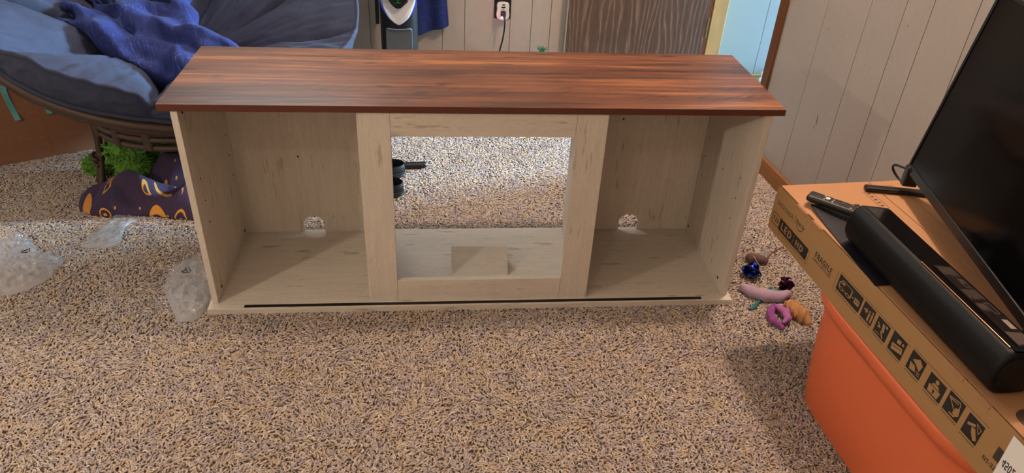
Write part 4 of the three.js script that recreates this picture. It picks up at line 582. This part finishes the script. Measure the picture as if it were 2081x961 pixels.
// dark booklet under the sound bar
{
  const g = grid(20, 30, (u, v) => { const x = 0.742 + u * 0.125, z = 0.60 + v * 0.30 - u * 0.012; const curl = 0.008 * Math.pow(Math.max(0, 1 - Math.hypot(u, v * 2.2) * 1.5), 1.6); return [x, YB + 0.0022 + curl, z]; }), g2 = g.clone(); g2.translate(0, -0.0014, 0);
  single('booklet', merge([g, g2]), phys(0x14131c, 0.45, { side: THREE.DoubleSide }), 'thin dark navy leaflet under the remote and the sound bar', 'leaflet');
}
{
  const t = thing('sound_bar', 'short black sound bar lying on the carton with its labelled underside up', 'sound bar', [0.79, YB + 0.0024, 0.967], TURN * 0.55);
  const L = 0.232;   // half length; section in local x, y
  const sec = [[0.030, 0.0], [-0.006, 0.0], [-0.022, 0.008], [-0.034, 0.028], [-0.036, 0.052], [-0.030, 0.074], [-0.020, 0.086], [-0.012, 0.0905]];
  const full = new THREE.CatmullRomCurve3(sec.map((p) => V(p[0], p[1], 0)), false, 'catmullrom', 0.5).getPoints(40).map((p) => [p.x, p.y]).concat([[0.046, 0.082], [0.050, 0.078], [0.050, 0.008], [0.042, 0.0]]);
  const cx = 0, cy = 0.045, mFab = phys(0x060607, 0.5, { specularIntensity: 0.45, bumpMap: clothBump, bumpScale: 0.0004 });
  const zs = [[-1, 0.0], [-1, 0.72], [-0.995, 0.86], [-0.98, 0.95], [-0.955, 1], [0.955, 1], [0.98, 0.965], [0.995, 0.9], [1, 0.8], [1, 0.0]];
  const g = grid(full.length, zs.length - 1, (u, v) => { const [zz, s] = zs[Math.round(v * (zs.length - 1))], p = full[Math.round(u * full.length) % full.length]; return [cx + (p[0] - cx) * s, cy + (p[1] - cy) * s, zz * L, zz * 2, u * 2]; });
  { const i = g.index.array; for (let k = 0; k < i.length; k += 3) { const s = i[k]; i[k] = i[k + 1]; i[k + 1] = s; } g.computeVertexNormals(); }
  add('housing', g, mFab, t);
  // glossy underside plate: tilts gently to the right
  const P = (x, o) => [x, 0.0908 - (x + 0.012) * 0.147 + o];
  const plate = (x0, x1, z0, z1, o, m, n, lab) => { const a = P(x0, o), b = P(x1, o), gg = grid(2, 8, (u, v) => [mix(a[0], b[0], u), mix(a[1], b[1], u), mix(z0, z1, v), v, u]); return add(n, gg, m, t, lab); };
  plate(-0.012, 0.046, -L * 0.93, L * 0.97, 0.0008, phys(0x0a0808, 0.16, { clearcoat: 0.5, side: THREE.DoubleSide }), 'base_plate', 'glossy black underside');
  const lab = canvasTex(1024, 256, (c, w, h) => { c.fillStyle = '#1a1210'; c.fillRect(0, 0, w, h); c.fillStyle = c.strokeStyle = '#8a7a70'; c.font = 'bold 40px sans-serif'; c.lineWidth = 4; const R = rng(97); for (let i = 0; i < 7; i++) c.fillRect(20, 30 + i * 30, 90 + R() * 60, 6); c.strokeRect(190, 40, 110, 70); c.strokeRect(210, 60, 30, 30); for (let i = 0; i < 8; i++) c.fillRect(330, 24 + i * 26, 100 + R() * 40, 5); c.strokeRect(500, 30, 130, 60); for (let i = 0; i < 5; i++) c.fillRect(510, 120 + i * 22, 90, 5); c.fillStyle = '#9a8a80'; c.fillRect(700, 20, 110, 80); c.fillStyle = '#8a7a70'; for (let i = 0; i < 12; i++) c.fillRect(850, 20 + i * 18, 130 + R() * 20, 7); });
  plate(0.002, 0.042, -0.01, L * 0.93, 0.0016, phys(0xffffff, 0.3, { map: lab, side: THREE.DoubleSide }), 'rating_label', 'dark label with fine grey print');
  add('metal_edge', rod([-0.0135, 0.0905, -0.02], [-0.0135, 0.0905, L * 0.93], 0.0016, 8), phys(0x9a6a50, 0.2, { metalness: 0.9 }), t, 'thin coppery edge line');
  add('end_cap', (() => { const s = new THREE.Shape(full.map((p) => new THREE.Vector2((p[0] - cx) * 0.8 + cx, (p[1] - cy) * 0.8 + cy))); return new THREE.ExtrudeGeometry(s, { depth: 0.003, bevelEnabled: false }).translate(0, 0, L - 0.001); })(), mFab, t);
}
{
  const t = thing('remote_control', 'slim black remote control with a bright round button lying by the sound bar', 'remote', [0.791, YB + 0.008, 0.622], -0.80 + Math.PI / 2);
  // local z runs from the far end to the near end
  const L = 0.066; t.rotation.set(0, 0.80, 0);
  add('body', new RoundedBoxGeometry(0.036, 0.016, L * 2, 4, 0.007).translate(0, 0.012, 0), std(0x0f0b0a, 0.5), t);
  const btn = (x, z, r, c, e) => { const g = new THREE.CylinderGeometry(r, r, 0.0016, 14); g.translate(x, 0.0206, z); add('button', g, std(c, 0.5), t); };
  btn(0, -0.022, 0.0052, 0xe8e2da); btn(-0.009, -0.028, 0.0022, 0xb8aea4); btn(0.007, -0.030, 0.0022, 0xb8aea4);
  for (let r = 0; r < 3; r++) for (const x of [-0.009, 0, 0.009]) if ((r + Math.round(x * 1000)) % 2 === 0 || r === 0) btn(x, -0.009 + r * 0.011, 0.0022, r === 0 ? 0xa89e96 : 0x5a504a);
  for (const x of [-0.009, 0.006]) for (const z of [0.032, 0.044]) btn(x, z, 0.0024, x < 0 ? 0xa89e96 : 0x6a605a);
}
{
  const g = grid(60, 30, (u, v) => { const x = 0.853 + 0.055 * v * (0.6 + 0.4 * Math.sin(u * 5)) + 0.02 * u, z = 0.655 + u * 0.085, y = YB + 0.003 + 0.022 * tri(u * 4.3 + v * 1.2 + fbm(u * 7, v * 7, 971, 2)) * Math.sin(Math.PI * v) + 0.006 * tri(u * 13 + v * 9); return [x, y, z]; });
  single('plastic_scrap', g, phys(0xffffff, 0.15, { transmission: 0.85, thickness: 0, ior: 1.45, side: THREE.DoubleSide }), 'small crumpled clear plastic scrap on the carton beside the sound bar', 'plastic scrap');
}
// television leaning slightly back, its long side following the carton
{
  const A = V(1.0, YB + 0.058, 0.523), dir = V(-0.121, 0, 0.592).normalize(), lean = 0.115;
  const t = thing('television', 'black flat-screen television standing on the carton, screen to the left', 'television', [1.0, YB, 0.523], Math.atan2(-0.121, 0.592));
  const W = 0.725, H = 0.432, mBez = phys(0x101012, 0.35);
  // panel frame: local z along the width, local y up, local x backwards; leaned about z at the foot
  const lean_ = (g) => { g.rotateZ(-lean); g.translate(0, 0.058, 0); return g; };
  add('back_shell', lean_(merge([bx(0.012, 0.034, 0.0, H, 0, W, 0.004), bx(0.03, 0.07, 0.02, H * 0.6, 0.1, W - 0.1, 0.012)])), mBez, t);
  add('bezel', lean_(merge([bx(0, 0.013, 0, 0.02, 0, W, 0.002), bx(0, 0.013, H - 0.008, H, 0, W, 0.002), bx(0, 0.013, 0.02, H - 0.008, 0, 0.008, 0.002), bx(0, 0.013, 0.02, H - 0.008, W - 0.008, W, 0.002)])), mBez, t);
  add('screen', lean_(bx(0.003, 0.012, 0.019, H - 0.007, 0.007, W - 0.007, 0)), phys(0x050506, 0.14, { specularIntensity: 0.35 }), t, 'glossy dark screen, switched off');
  for (const [z, lf] of [[0.012, -0.082], [W - 0.12, -0.02]]) add('foot', merge([(() => { const g = bx(lf, 0.09, 0.0004, 0.012, -0.011, 0.011, 0.004); const p = g.attributes.position; for (let i = 0; i < p.count; i++) { const x = p.getX(i); p.setY(i, p.getY(i) + 0.022 * Math.max(0, 1 - Math.abs(x) / 0.08)); } g.computeVertexNormals(); return g.translate(0, 0, z); })(), bx(-0.004, 0.03, 0.024, 0.075, z - 0.011, z + 0.011, 0.004)]), mBez, t);
  add('cable_loop', tube([[0.012, 0.07, 0.03], [-0.006, 0.064, 0.0], [-0.016, 0.056, -0.026], [-0.014, 0.044, -0.032], [0.0, 0.026, -0.022], [0.012, 0.02, -0.004]], 0.003, 40, 8), mBez, t, 'thin black loop behind the foot');
}
renderer.render(scene, camera);
